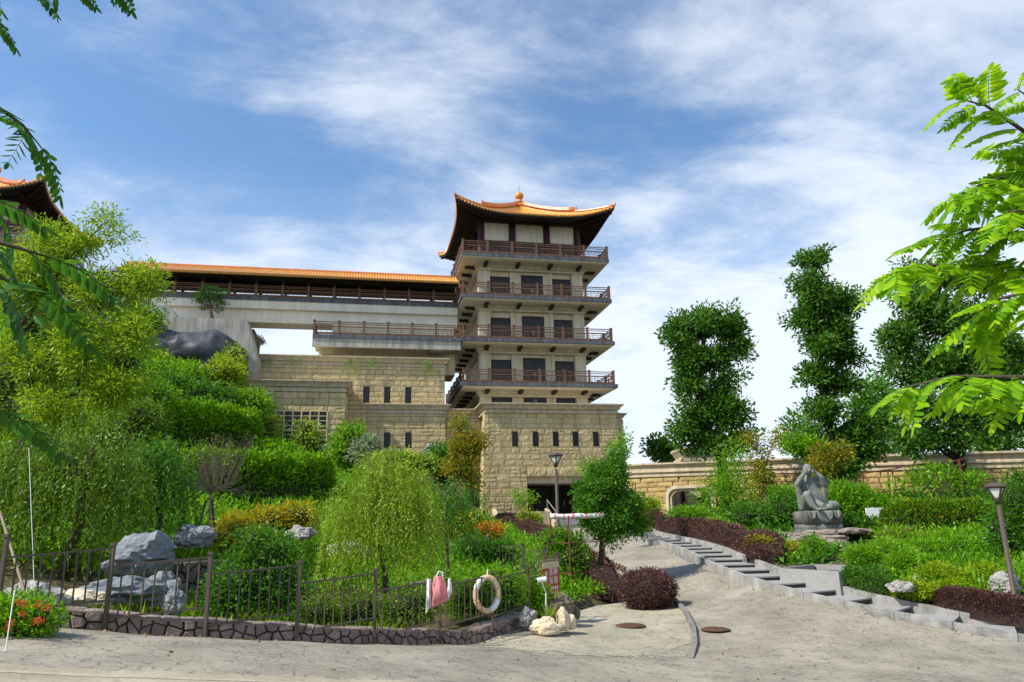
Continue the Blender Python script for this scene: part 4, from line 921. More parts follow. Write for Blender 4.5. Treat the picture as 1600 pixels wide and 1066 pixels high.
# ------------------------------------------------------------------ red trellis behind the hedge
c = at(1395,785,31); rt = thing('red_trellis', 'rusty red pipe trellis among saplings before the garden wall', 'trellis', (c.x, c.y, ground(c.x, c.y)))
ptsx = [(1346,740),(1396,733),(1420,727),(1470,722),(1497,720),(1508,716)]
tp_ = [at(px, py, 31+.0*i) for i, (px, py) in enumerate(ptsx)]
for i, q in enumerate(tp_): MB().tube([(q.x, q.y+(i % 2)*.6, ground(q.x, q.y)), (q.x+.05, q.y+(i % 2)*.6, q.z)], .03, 6).build('upright', redst, rt)
MB().tube(tp_, .03, 6).build('crossbar', redst, rt); MB().tube([q-Vector((0,0,.85)) for q in tp_], .03, 6).build('crossbar', redst, rt)
MB().tube([tp_[3], tp_[4]+Vector((.2,0,-1.2))], .03, 6).build('brace', woodd, rt)
# ------------------------------------------------------------------ light bollard in the hedge
p = atz(1147,868,.1); lb = thing('bollard_light', 'small white louvred bollard light in a gap of the purple hedge', 'light', (p.x, p.y, ground(p.x, p.y)))
for k in range(4): MB().lathe((p.x, p.y, ground(p.x, p.y)+.12*k), [(.08,.0),(.08,.08),(.05,.085),(.05,.12)], 10).build('louvre', white, lb)
# ------------------------------------------------------------------ rocks
def rock(name, label, p, sx, sy, sz, mat, seed, rough=.32, group=None, strat=0):
    bm = bmesh.new(); bmesh.ops.create_icosphere(bm, subdivisions=4, radius=1.0)
    o3 = Vector((seed*3.7, seed*1.3, seed*5.1))
    for v in bm.verts:
        d = v.co.normalized(); n1 = noise.noise(d*1.1+o3); n2 = noise.noise(d*2.4+o3); n3 = noise.noise(d*6+o3); c_ = noise.cell(d*1.7+o3)
        r = 1+rough*(n1*1.1+n2*.6+n3*.3-.5*max(0, .12-abs(n2))*4)+.13*c_
        if strat: r += .05*math.sin(d.z*14+n1*4)
        v.co = Vector((d.x*r*sx, d.y*r*sy, d.z*r*sz)); v.co.z = max(v.co.z, -sz*.62)
    me = bpy.data.meshes.new(name); bm.to_mesh(me); bm.free(); me.materials.append(mat); o = link(bpy.data.objects.new(name, me)); o.location = p
    tag(o, label, 'rock', group); return o
def rockpx(label, px, py, wpx, hpx, d, mat, seed, **k):
    p = at(px, py, d); s = mpp(p)/2; sink = 0.0
    return rock('boulder', label, p, wpx*s*.95, max(wpx, hpx)*s*.8, hpx*s*1.15, mat, seed, **k)
rockpx('big blue grey boulder rising behind the fence under the weeping trees', 226, 872, 100, 66, 14.3, rockb, 2)
rockpx('long low blue grey boulder lying in the pond bed grass', 190, 926, 130, 40, 13.0, rockb, 3)
rockpx('grey boulder with pale rounded top behind the ixora bed', 55, 945, 115, 56, 11.6, rockw, 4)
rockpx('blue grey boulder leaning against the dark rubble wall', 252, 925, 56, 56, 13.2, rockb, 8)
rockpx('flat cream slab of rock in the dry grass by the fence', 128, 940, 80, 30, 12.4, rockc, 6)
rockpx('wet dark grey boulder at the foot of the rubble wall', 272, 945, 34, 40, 12.6, rockb, 7)
rockpx('mossy grey boulder beneath the bare staked tree', 303, 842, 60, 36, 17.2, rockb, 9)
rockpx('pale rock beside the golden shrub', 470, 836, 44, 22, 17.5, rockw, 10)
rockpx('pale flat rock half hidden in the light willow', 542, 860, 66, 22, 16.8, rockw, 11)
rockpx('dark grey pointed rock against the podium wall', 672, 720, 30, 40, 46, rockb, 12)
rockpx('big brown mossy boulder at the fence end', 868, 958, 58, 52, 17.0, rockd, 13)
rockpx('oblong cream boulder lying before the brown mossy boulder', 853, 981, 46, 26, 15.6, rockc, 14, rough=.18)
rockpx('upright cream stone leaning against the brown mossy boulder', 880, 972, 24, 34, 15.9, rockc, 15, rough=.2)
rockpx('small round cream stone at the outer edge of the rock group', 893, 974, 15, 24, 15.95, rockc, 16, rough=.2)
rockpx('striped grey stone at the end of the low wall', 826, 966, 26, 30, 16.1, rockw, 17, strat=1)
rockpx('small tan stone behind the brown mossy boulder', 898, 960, 16, 22, 17.3, rockd, 18)
rockpx('pale boulder sunk in the yellow green shrubs by the planter', 1408, 918, 40, 18, 18.2, rockw, 19)
rockpx('pale rounded boulder at the foot of the shrub bank lamp', 1568, 916, 46, 36, 17.9, rockw, 20)
rockpx('small grey rock in the shrub bank', 1437, 905, 22, 14, 19.0, rockw, 21)
rg = random.Random(4)
for i in range(9):
    px = 1232+12*i+rg.uniform(-5,5); py = 838+8*(i % 4)+rg.uniform(-2,2); p = at(px, py, 27.2-.5*(i % 4)); p.z = ground(p.x, p.y)+.1+.10*(3-i % 4)
    rock('ledge_stone', 'flat pale slab stacked in the rockery below the statue', p, .62, .36, .13, M('ledge_rock', (.16,.13,.10), .9, .3, 4, .6, 10, (.36,.31,.26), speck=.2) if i == 0 else bpy.data.materials['ledge_rock'], 30+i, .22, 'stacked ledge stones')
# rock under dark sheet
o = building('sheeted_rock', 'rock face wrapped in dark grey sheeting below the concrete wall', 'rock face', (-25.6, -4.5, 12))
V = []; Fc = []; nx_, nz_ = 40, 24
for i in range(nx_+1):
    for j in range(nz_+1):
        u_ = i/nx_; v_ = j/nz_; x = -30.5+8.3*u_; top = 15.6+.15*math.sin(u_*9)-1.3*max(0, u_-.72)/.28*(1 if u_ < .99 else 1.3); z = 11.2+(top-11.2)*v_
        f_ = noise.noise(Vector((u_*5, v_*2.4, 1.1)))*.5+.3*noise.cell(Vector((u_*4+.3*v_, v_*2, 2.0)))+noise.noise(Vector((u_*14, v_*7, 4.1)))*.16
        y = -5.4+1.1*v_**6-f_*.9+1.2*max(0, u_-.85)/.15
        V.append((x, y, z+.15*f_))
n0 = len(V); V += [(p_[0], -2.9, p_[2]) for p_ in V]
for i in range(nx_):
    for j in range(nz_):
        a = i*(nz_+1)+j; Fc.append((a, a+nz_+1, a+nz_+2, a+1))
for i in range(nx_): a = i*(nz_+1)+nz_; Fc.append((a, a+nz_+1, n0+a+nz_+1, n0+a))
for j in range(nz_): a = nx_*(nz_+1)+j; Fc.append((a, n0+a, n0+a+1, a+1))
meshobj('sheet', V, Fc, tarp, o, True)
# ------------------------------------------------------------------ statue
def solid(parts, voxel, name, mat, parent, smooth=8):
    bm = bmesh.new()
    for kind, *a in parts:
        if kind == 'e':                                             # ellipsoid: centre, radii
            c, r = a; mtx = Matrix.Translation(c) @ Matrix.Diagonal((*r, 1)); bmesh.ops.create_icosphere(bm, subdivisions=3, radius=1, matrix=mtx)
        else:                                                       # tapered limb
            pts, rad = a; m = MB(); P_ = []; R_ = []
            for k in range(len(pts)-1):
                for q in range(4): f_ = q/4; P_.append(Vector(pts[k]).lerp(Vector(pts[k+1]), f_)); R_.append(rad[k]+(rad[k+1]-rad[k])*f_)
            P_.append(Vector(pts[-1])); R_.append(rad[-1]); m.tube(P_, R_, 12); vs = [bm.verts.new(v) for v in m.v]
            for f_ in m.f: bm.faces.new([vs[i] for i in f_])
            for p_, r_ in ((P_[0], R_[0]), (P_[-1], R_[-1])): bmesh.ops.create_icosphere(bm, subdivisions=2, radius=r_, matrix=Matrix.Translation(p_))
    me = bpy.data.meshes.new('tmp'); bm.to_mesh(me); bm.free(); ob = bpy.data.objects.new('tmp', me); COL.objects.link(ob)
    rm = ob.modifiers.new('r', 'REMESH'); rm.mode = 'VOXEL'; rm.voxel_size = voxel; sm = ob.modifiers.new('s', 'SMOOTH'); sm.factor = .5; sm.iterations = smooth
    dg = bpy.context.evaluated_depsgraph_get(); new = bpy.data.meshes.new_from_object(ob.evaluated_get(dg)); bpy.data.objects.remove(ob); new.name = name
    new.materials.clear(); new.materials.append(mat); new.polygons.foreach_set('use_smooth', [True]*len(new.polygons))
    o_ = link(bpy.data.objects.new(name, new), parent); return o_
S0 = at(1275, 799, 28); S0.z = at(1275,798.6,28).z
st_ = thing('statue', 'grey stone statue of a seated robed monk raising both hands to his eyes', 'statue', S0)
parts = [('e',(-.18,-.10,1.52),(.165,.185,.21)), ('e',(-.18,-.15,1.42),(.115,.12,.12)), ('t',[(-.16,-.02,1.1),(-.17,-.06,1.36)],[.16,.10]),
         ('e',(-.12,.05,.86),(.36,.25,.40)), ('e',(-.08,-.02,.5),(.38,.30,.34)), ('e',(0,.05,.24),(.50,.36,.26)), ('e',(-.1,-.14,.62),(.24,.2,.24)),
         ('e',(-.42,.02,1.10),(.15,.15,.14)), ('e',(.18,.04,1.10),(.15,.15,.14)),
         ('t',[(-.42,0,1.1),(-.64,-.18,.98)],[.135,.12]), ('t',[(-.64,-.18,.98),(-.50,-.28,1.22),(-.335,-.25,1.42)],[.12,.09,.055]),
         ('t',[(.20,.02,1.1),(.37,-.18,.96)],[.135,.12]), ('t',[(.37,-.18,.96),(.22,-.28,1.22),(.02,-.25,1.43)],[.12,.09,.055]),
         ('t',[(-.66,-.16,.94),(-.55,-.08,.5),(-.5,.0,.12)],[.10,.12,.14]), ('t',[(.36,-.14,.92),(.36,-.05,.5),(.34,0,.12)],[.09,.10,.12]),
         ('t',[(-.30,-.1,.32),(-.43,-.42,.56)],[.2,.165]), ('t',[(-.43,-.42,.56),(-.30,-.50,.2),(-.20,-.56,.07)],[.155,.12,.08]), ('e',(-.13,-.66,.05),(.09,.17,.06)),
         ('t',[(.25,-.05,.22),(.62,-.28,.17)],[.21,.17]), ('t',[(.62,-.28,.17),(.34,-.48,.13),(.14,-.52,.09)],[.16,.13,.08]), ('e',(.08,-.54,.06),(.15,.09,.06)),
         ('t',[(-.15,-.3,.35),(.05,-.5,.18),(.2,-.46,.08)],[.14,.12,.1]), ('e',(-.33,-.07,1.46),(.03,.05,.07)), ('e',(-.03,-.07,1.46),(.03,.05,.07)), ('e',(-.18,-.285,1.47),(.032,.05,.045)),
         ('t',[(-.27,-.255,1.40),(-.09,-.255,1.40)],[.02,.02])]
for sx in (-1, 1):                                                  # palms and fingers closing round the eyes
    hx = -.18+sx*.165; base = Vector((hx, -.27, 1.43)); parts.append(('e', tuple(base), (.05,.055,.075)))
    for k in range(4):
        a = base+Vector((sx*.01,-.02,.05-.033*k)); parts.append(('t', [tuple(a), tuple(a+Vector((-sx*.055,-.05,.02))), tuple(a+Vector((-sx*.10,-.03,.01)))], [.019,.018,.015]))
    parts.append(('t', [tuple(base+Vector((0,-.02,-.05))), tuple(base+Vector((-sx*.05,-.045,-.085))), tuple(base+Vector((-sx*.08,-.04,-.06)))], [.021,.019,.016]))
solid(parts, .018, 'figure', statm, st_, 4)
for k in range(9):                                                  # robe folds over the front
    m = MB(); x = -.34+.07*k; pts_ = [Vector((x+.05*math.sin(k), -.235-.05*math.cos((x+.1)*4), .95-.02*k)), Vector((x*.9+.03, -.32, .72)), Vector((x*.8+.05, -.36, .52)), Vector((x*.7+.1, -.42, .36))]
    m.tube([p_ for p_ in pts_], [.012,.02,.018,.008], 6); fo = m.build('robe_fold', statm, None); fo.parent = st_
pd_ = thing('statue_pedestal', 'dark stained rock shaped pedestal with a hanging cloth carved on its front', 'pedestal', (S0.x, S0.y, S0.z-.95))
def ped(prof, name, seed):
    V = []; Fc = []; n_ = 48; 
    for z, r in prof:
        for k in range(n_):
            a = 2*math.pi*k/n_; q = r*(1+.05*noise.noise(Vector((math.cos(a)*1.8, math.sin(a)*1.8, seed+z))))/max(abs(math.cos(a)), abs(math.sin(a)))**.75
            V.append((S0.x+.03+q*math.cos(a), S0.y+q*.78*math.sin(a), S0.z+z))
    for i in range(len(prof)-1): Fc += [(i*n_+k, i*n_+(k+1)%n_, (i+1)*n_+(k+1)%n_, (i+1)*n_+k) for k in range(n_)]
    Fc += [tuple(range(n_))[::-1], tuple(range((len(prof)-1)*n_, len(prof)*n_))]; meshobj(name, V, Fc, statd, pd_, True)
ped([(-.46,.70),(-.44,.74),(-.2,.76),(-.03,.75),(.0,.70)], 'seat_slab', 1); ped([(-1.0,.76),(-.92,.80),(-.7,.79),(-.66,.74),(-.62,.76),(-.47,.74)], 'plinth', 5)
for i, (xa, xb, dp) in enumerate(((-.55,-.25,.30),(-.25,.38,.42),(.38,.62,.28))):
    V = []; Fc = []; n_ = 10
    for k in range(n_+1):
        f_ = k/n_; x = S0.x+xa+(xb-xa)*f_; dep = dp*(1-(2*f_-1)**2)**.6
        for j in range(5):
            v_ = j/4; y = S0.y-.62-.02*math.sin(f_*math.pi*3)-.02*v_
            for yy in (0,): V.append((x, y+.0*yy, S0.z+.0-dep*v_-.02*v_))
    for k in range(n_):
        for j in range(4): a = k*5+j; Fc.append((a, a+1, a+6, a+5))
    o_ = meshobj('carved_drape', V, Fc, statm, pd_, True); sd = o_.modifiers.new('t', 'SOLIDIFY'); sd.thickness = .05; sd.offset = 0
# ------------------------------------------------------------------ foliage
def unit(a): return a/np.maximum(np.linalg.norm(a, axis=1, keepdims=True), 1e-9)
def leafmesh(name, P, D, L_, W_, tint, mat, parent=None, kind=None, fold=.18, mid=.45):
    """one four-cornered leaf per point, lying along D"""
    P = np.asarray(P, float); n = len(P); D = unit(np.asarray(D, float)); L_ = np.broadcast_to(L_, n)[:,None]*np.ones((n,1)); W_ = np.broadcast_to(W_, n)[:,None]*np.ones((n,1))
    rv = RNG.normal(size=(n,3)); S = unit(np.cross(D, rv)); Nn = np.cross(S, D); V = np.empty((n,4,3))
    V[:,0] = P; V[:,1] = P+D*L_*mid+S*W_*.5-Nn*W_*fold; V[:,2] = P+D*L_; V[:,3] = P+D*L_*mid-S*W_*.5-Nn*W_*fold
    o3 = off(parent); V -= np.array(o3)
    me = bpy.data.meshes.new(name); me.vertices.add(n*4); me.vertices.foreach_set('co', V.ravel()); me.loops.add(n*4); me.loops.foreach_set('vertex_index', np.arange(n*4, dtype=np.int32))
    me.polygons.add(n); me.polygons.foreach_set('loop_start', np.arange(0, n*4, 4, dtype=np.int32))
    at_ = me.attributes.new('tint', 'FLOAT', 'FACE'); at_.data.foreach_set('value', np.clip(tint, 0, 1).astype(np.float32)); me.update(calc_edges=True); me.materials.append(mat)
    o = link(bpy.data.objects.new(name, me), parent)
    if kind: o['kind'] = kind
    return o
def tufts(ells, n, shell=.5, gap=None):
    """tuft centres through the volume of ellipsoids (centre, radii), denser towards the outside"""
    vol = np.array([e[1][0]*e[1][1]*e[1][2] for e in ells])**.75; pick = RNG.choice(len(ells), n, p=vol/vol.sum())
    d = unit(RNG.normal(size=(n,3))); r = RNG.random(n)**(1-shell*.8)
    C_ = np.array([e[0][:] for e in ells], float)[pick]; Rr = np.array([e[1][:] for e in ells], float)[pick]
    return C_+d*Rr*r[:,None], d, pick
def crown(ells, n, per, tr, L_, W_, mat, parent, name='crown', shell=.6, droop=0.0, flat=.75, tintb=0.0):
    C_, d, pk = tufts(ells, n, shell); tv = RNG.random(n); m = n*per
    Cr = np.repeat(C_, per, 0); dr = np.repeat(d, per, 0); o_ = np.clip(RNG.normal(size=(m,3)), -1.6, 1.6)*tr; o_[:,2] *= flat
    D = unit(o_)*.7+dr*.5+RNG.normal(size=(m,3))*.45; D[:,2] -= droop
    t = np.repeat(tv, per)*.55+RNG.random(m)*.45+tintb
    return leafmesh(name, Cr+o_, D, L_*RNG.uniform(.65,1.25,m), W_*RNG.uniform(.7,1.2,m), t, mat, parent), C_
def ellpx(lst, d, depth=.9):
    out = []
    for e in lst:
        px, py, rx, ry = e[:4]; dd = d+(e[4] if len(e) > 4 else 0); p = at(px, py, dd); s = mpp(p); out.append((p, Vector((rx*s, (rx+ry)/2*s*depth, ry*s))))
    return out
def clumpy(ells, k=6, f=.46):
    out = []
    for c, r in ells:
        for i in range(k):
            d = Vector(RNG.normal(size=3)).normalized(); q = random.uniform(.25, .95); ff = f*random.uniform(.7, 1.2); rm = (r.x+r.y+r.z)/3
            out.append((c+Vector((d.x*r.x, d.y*r.y, d.z*r.z))*q*(1-ff*.4), Vector((rm*ff*1.15, rm*ff*1.15, rm*ff*.85))))
    return out
def limbs(m, fork, targets, r0, n=5, jit=.12):
    for c in targets:
        c = Vector(c); pts = []; L_ = (c-fork).length
        for k in range(n+1):
            f_ = k/n; p = fork.lerp(c, f_); p.z += .12*L_*math.sin(f_*math.pi)*.6; p += Vector((random.uniform(-1,1), random.uniform(-1,1), random.uniform(-1,1)))*jit*L_*.25*(0 < k < n); pts.append(p)
        m.tube(pts, [r0*(1-.85*k/n) for k in range(n+1)], 5, False)
def tree(name, label, base, forkpts, ells, n, per, tr, L_, W_, mat, r0, barkm=bark, nl=14, shell=.6, group=None, cat='tree', droop=0.0, clump=0, **k):
    t = thing(name, label, cat, base, group); pts = [Vector(base)-Vector((0,0,.15))]+[Vector(f) for f in forkpts]; N = len(pts); m = MB(); m.tube(pts, [r0*(1-.6*i/(N-1)) for i in range(N)], 8)
    C_ = crown(clumpy(ells, clump) if clump else ells, n, per, tr, L_, W_, mat, t, shell=shell, droop=droop, **k)[1]; idx = RNG.choice(len(C_), min(nl, len(C_)), replace=False)
    ft = [Vector(e[0]) for e in ells]; 
    for c in list(ft)+[Vector(C_[i]) for i in idx]:
        f0 = min(pts[1:], key=lambda q: (q-c).length+(2.0 if q.z > c.z else 0)); limbs(m, f0, [c], r0*.36, 4)
    m.build('trunk', barkm, t, True); return t
def bush(label, ells, n, per, tr, L_, W_, mat, cat='shrub', name='shrub', corem=core, group=None, shell=.75, cs=.72, **k):
    base = min((Vector((e[0].x, e[0].y, e[0].z-e[1].z)) for e in ells), key=lambda q: q.z); g0 = ground(base.x, base.y); base = Vector((base.x, base.y, min(base.z, g0+.05) if base.z-g0 < 1.5 else base.z))
    t = thing(name, label, cat, base, group); crown(ells, n, per, tr, L_, W_, mat, t, 'foliage', shell, **k)
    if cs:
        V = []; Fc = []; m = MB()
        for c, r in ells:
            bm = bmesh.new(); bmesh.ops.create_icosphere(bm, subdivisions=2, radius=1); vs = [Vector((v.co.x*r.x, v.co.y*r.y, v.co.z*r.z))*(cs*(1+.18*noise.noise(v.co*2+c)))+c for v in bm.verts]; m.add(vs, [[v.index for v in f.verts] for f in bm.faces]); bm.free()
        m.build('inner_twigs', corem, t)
    m = MB()
    for c, r in ells: m.tube([base+Vector((random.uniform(-.05,.05),random.uniform(-.05,.05),-.1)), (base+c)/2+Vector((0,0,.1*r.z)), c], [.03,.02,.01], 5)
    m.build('stem', bark, t); return t
def bushpx(label, lst, d, n, per, tr, L_, W_, mat, **k): return bush(label, ellpx(lst, d), n, per, tr, L_, W_, mat, **k)
def strands(starts, outs, lens, step, mat, parent, L_, W_, name='foliage', spread=.35, sag=1.0):
    P = []; D = []; T = []
    for s0, o_, ln in zip(starts, outs, lens):
        k = max(3, int(ln/step)); tv = random.random()
        f_ = np.linspace(0, 1, k)[:,None]; a = np.array(s0)[None]; o2 = np.array(o_)[None]
        pts = a+o2*(f_**.7)*spread*ln+np.array([[0,0,-1.0]])*(f_**1.5)*ln*sag+RNG.normal(size=(k,3))*.02*ln**.5
        P.append(pts); dd = np.gradient(pts, axis=0); D.append(unit(dd)+RNG.normal(size=(k,3))*.45); T.append(np.full(k, tv*.6)+RNG.random(k)*.4)
    P = np.concatenate(P); D = np.concatenate(D); T = np.concatenate(T); m = len(P)
    return leafmesh(name, P, D, L_*RNG.uniform(.6,1.2,m), W_*RNG.uniform(.7,1.2,m), T, mat, parent)
def weeping(label, base, ells, ns, lmin, lmax, step, mat, L_, W_, r0=.08, cat='tree', name='weeping_tree', corem=None, spread=.3):
    t = thing(name, label, cat, base); C_, d, pk = tufts(ells, ns, .75); d[:,2] = np.abs(d[:,2])*.3
    st0 = []; ln = []
    for c in C_: st0.append(c); ln.append(random.uniform(lmin, lmax))
    zlow = base.z-.1
    ln = [min(l, max(.25, c[2]-zlow)) for l, c in zip(ln, C_)]
    strands(st0, unit(d), ln, step, mat, t, L_, W_, 'crown', spread)
    m = MB(); top = max((Vector(e[0]) for e in ells), key=lambda q: q.z); pts = [base-Vector((0,0,.1)), base.lerp(top, .35)+Vector((.1,0,0)), base.lerp(top, .7), top]; m.tube(pts, [r0,r0*.8,r0*.55,r0*.25], 8)
    for e in ells: limbs(m, pts[2], [e[0]], r0*.4, 4)
    for i in RNG.choice(ns, 14): limbs(m, pts[2], [C_[i]], r0*.25, 4)
    m.build('trunk', bark, t, True); return t
# ---- hedges: a leafy sleeve along a path
def hedge(label, pts, hw, h, mat, n, L_, W_, corem=core, name='hedge', lumps=1.0, zs=None, cat='hedge', droop=0.0, dens_core=.86):
    pts = [Vector(p) for p in pts]; t = thing(name, label, cat, Vector((pts[0].x, pts[0].y, ground(pts[0].x, pts[0].y) if zs is None else zs[0])))
    f, tn, LL = path_sampler(pts); S_ = RNG.random(n)*LL; A = RNG.random(n)*math.pi*1.0; P = np.empty((n,3)); D = np.empty((n,3)); g = np.linspace(0, LL-1e-3, 40); gzs = [ground(f(s).x, f(s).y) for s in g] if zs is None else list(np.interp(np.linspace(0,1,40), np.linspace(0,1,len(zs)), zs))
    hh = (lambda s: h) if not callable(h) else h; ww = (lambda s: hw) if not callable(hw) else hw
    for i in range(n):
        s = S_[i]; p = f(s); tt = tn(s); nv_ = Vector((tt.y, -tt.x, 0)); ca, sa_ = math.cos(A[i]), math.sin(A[i]); e = .42
        x = math.copysign(abs(ca)**e, ca); z = abs(sa_)**e; lump = 1+.20*lumps*noise.noise(Vector((s*1.3, A[i]*1.5, hw if not callable(hw) else 1)))+.10*lumps*RNG.normal(); H_, W2 = hh(s), ww(s); endk = min(1, (min(s, LL-s)/(W2+.01)+.12))**.5
        q = p+nv_*x*W2*lump*endk; P[i] = (q.x, q.y, np.interp(s, g, gzs)+z*H_*lump*endk); D[i] = (nv_.x*x, nv_.y*x, z+.3)
    leafmesh('foliage', P, D+RNG.normal(size=(n,3))*.55-np.array([0,0,droop]), L_*RNG.uniform(.6,1.3,n), W_*RNG.uniform(.7,1.2,n), RNG.random(n), mat, t)
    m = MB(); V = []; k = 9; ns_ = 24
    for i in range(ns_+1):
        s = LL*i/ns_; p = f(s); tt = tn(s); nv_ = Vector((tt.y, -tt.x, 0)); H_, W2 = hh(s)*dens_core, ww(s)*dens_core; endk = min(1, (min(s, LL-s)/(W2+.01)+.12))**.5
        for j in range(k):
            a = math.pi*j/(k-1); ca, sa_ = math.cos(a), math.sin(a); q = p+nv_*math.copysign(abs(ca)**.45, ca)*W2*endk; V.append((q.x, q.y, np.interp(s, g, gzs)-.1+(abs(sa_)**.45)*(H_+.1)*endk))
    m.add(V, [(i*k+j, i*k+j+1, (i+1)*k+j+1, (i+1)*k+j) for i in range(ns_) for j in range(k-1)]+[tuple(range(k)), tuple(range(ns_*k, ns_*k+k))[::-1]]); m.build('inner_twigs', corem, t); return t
# ================================================================== the planting
gp = lambda px, py, d: (lambda q: Vector((q.x, q.y, ground(q.x, q.y))))(at(px, py, d))
# ground cover over hillside, garden and shrub beds
def cover(name, label, poly, n, per, tr, L_, W_, mat, lift=.05, cat='ground cover', avoid=None):
    P2 = np.array(poly); lo = P2.min(0); hi = P2.max(0); pts = []
    X = RNG.uniform(lo[0], hi[0], n*4); Y = RNG.uniform(lo[1], hi[1], n*4); k = inside(poly, X, Y) & ~inside(bigroad, X, Y) & (np.hypot(X-11.3, Y-27.3) > 1.9) & (np.hypot(X-11.2, Y-25.6) > 1.1); X = X[k][:n]; Y = Y[k][:n]; Z = gz(X, Y)+lift+np.array([max(0, noise.noise(Vector((a*1.1, b*1.1, 2.2))))*2.2*tr for a, b in zip(X, Y)]); C_ = np.stack([X,Y,Z],1); m = len(X)*per
    o_ = RNG.normal(size=(m,3))*tr; o_[:,2] = np.abs(o_[:,2])*.9; D = o_*1.0/tr*.4+RNG.normal(size=(m,3))*.4; D[:,2] += .25
    lowf = np.array([noise.noise(Vector((a*.3, b*.3, 9.1))) for a, b in zip(X, Y)])*.5+.5
    o = leafmesh(name, np.repeat(C_, per, 0)+o_, D, L_*RNG.uniform(.6,1.3,m), W_*RNG.uniform(.7,1.2,m), np.repeat(lowf*.5+RNG.random(len(X))*.3, per)+RNG.random(m)*.25, mat, None, 'stuff')
    return tag(o, label, cat)
hillp = [(-6,16),(-9,15.5),(-14,16),(-30,24),(-38,54),(-24,57.5),(-16,55.5),(-15,58.5),(-7,58.5),(-5,54),(-3,46),(-3.5,36),(-3.2,26),(-3,19)]
cover('hillside_undergrowth', 'dense green undergrowth covering the steep hillside', hillp, 14000, 12, .2, .2, .085, G_lush, .05)
cover('garden_undergrowth', 'bright green ground cover between pond and gatehouse', [(-3.2,19),(-.5,18.5),(1.0,20),(2.6,22.5),(2.2,30),(.5,40),(-1.5,50),(-3,50),(-3.5,36),(-3.2,26)], 4200, 10, .16, .16, .07, G_lush, .05)
cover('shrub_bed', 'bright green feathery shrubs filling the bank beside the stairs', [(9.6,18.6),(11,17.8),(13.5,17.0),(22,16),(24,24),(22,29),(15,29),(12.6,26.5),(11,22.5),(10.0,20.8)], 7500, 12, .2, .17, .06, G_lush, .16)
cover('statue_undergrowth', 'leafy ground cover around the statue garden', [(7.6,30),(7.4,38),(9,44),(18,40),(26,36),(24,28),(15,29),(12.6,27),(10.5,24),(8.4,23)], 4200, 9, .2, .2, .09, G_mid, .08)
cover('pond_grass', 'long pale grass in the dry pond bed behind the fence', [(-6.4,11.4),(-4.8,11.9),(-3.6,12.6),(-2.6,13.4),(-2,15.2),(-5,15.5),(-7,14)], 2000, 9, .11, .26, .025, G_yel, .0)
# big golden green tree on the hill
gb = gp(10,730,19)
tree('golden_tree', 'large airy golden green tree with a forked grey trunk on the hillside', gb, [at(55,640,19), at(45,590,19), at(28,520,19.2), at(60,470,19.4)],
     ellpx([(75,365,45,28),(150,375,55,42),(215,430,50,38),(60,440,80,60),(150,470,70,55),(40,560,60,60),(120,560,70,50),(200,520,45,45),(90,640,70,40),(190,610,60,45),(240,450,28,22),(10,420,40,45),(165,345,22,18)], 19), 2200, 16, .2, .15, .040, G_yel, .17, nl=34, shell=.5, droop=.25, clump=6)
weeping('broad dark weeping tree with trailing branches behind the fence boulders', gp(95,900,15.5), ellpx([(60,690,75,50),(150,680,70,50),(110,730,100,50),(20,740,60,50),(200,760,50,40)], 15.5), 620, .9, 2.3, .055, G_weep, .12, .034, .12, spread=.18)
weeping('bright green weeping tree above the big blue grey boulder', gp(240,870,17.5), ellpx([(230,715,50,40),(265,745,40,35),(200,750,35,35),(250,700,35,20)], 17.5), 420, .8, 1.7, .055, G_mid, .13, .036, .09, spread=.3)
weeping('light green willow shrub drooping over the pond beside the fence', gp(606,915,15.4), ellpx([(600,745,60,34),(560,775,48,32),(640,770,48,36),(600,790,76,38),(550,815,40,32),(650,808,40,36),(600,725,40,25),(575,712,22,14),(645,735,22,16)], 15.4), 1050, .5, 1.5, .04, G_wil, .09, .02, .07, spread=.22)
weeping('dark green drooping shrub leaning right of the light willow'.replace(' right of', ' behind'), gp(690,880,18), ellpx([(700,770,45,25),(690,800,35,25),(735,775,25,15)], 18), 150, .5, 1.1, .05, G_mid, .12, .035, .05, spread=.4)
# hedges on the hill terraces
hp = lambda L_: [at(*q) for q in L_]
h1 = hp([(275,752,30),(360,752,31),(440,752,32.5),(512,756,34.5)]); hedge('long lush terrace hedge hanging over the dark retaining wall', h1, .9, 1.7, G_lush, 13000, .2, .075, zs=[p.z-.75 for p in h1], droop=.25)
h2 = hp([(225,675,37),(290,672,38),(350,676,39.5),(405,690,41)]); hedge('upper lush terrace hedge with feathery bright top below the sheeted rock', h2, 1.0, 2.0, G_lush, 12000, .22, .08, zs=[p.z-.9 for p in h2], droop=.25)
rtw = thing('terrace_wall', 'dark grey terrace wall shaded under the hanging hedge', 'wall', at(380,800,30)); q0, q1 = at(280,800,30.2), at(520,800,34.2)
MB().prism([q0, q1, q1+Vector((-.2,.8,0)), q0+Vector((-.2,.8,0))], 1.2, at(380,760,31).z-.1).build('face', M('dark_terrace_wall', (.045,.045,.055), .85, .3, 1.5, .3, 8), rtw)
MB().prism([q0+Vector((0,-.05,0)), q1+Vector((0,-.05,0)), q1, q0], at(380,760,31).z-.25, at(380,760,31).z-.08).build('coping', conc, rtw)
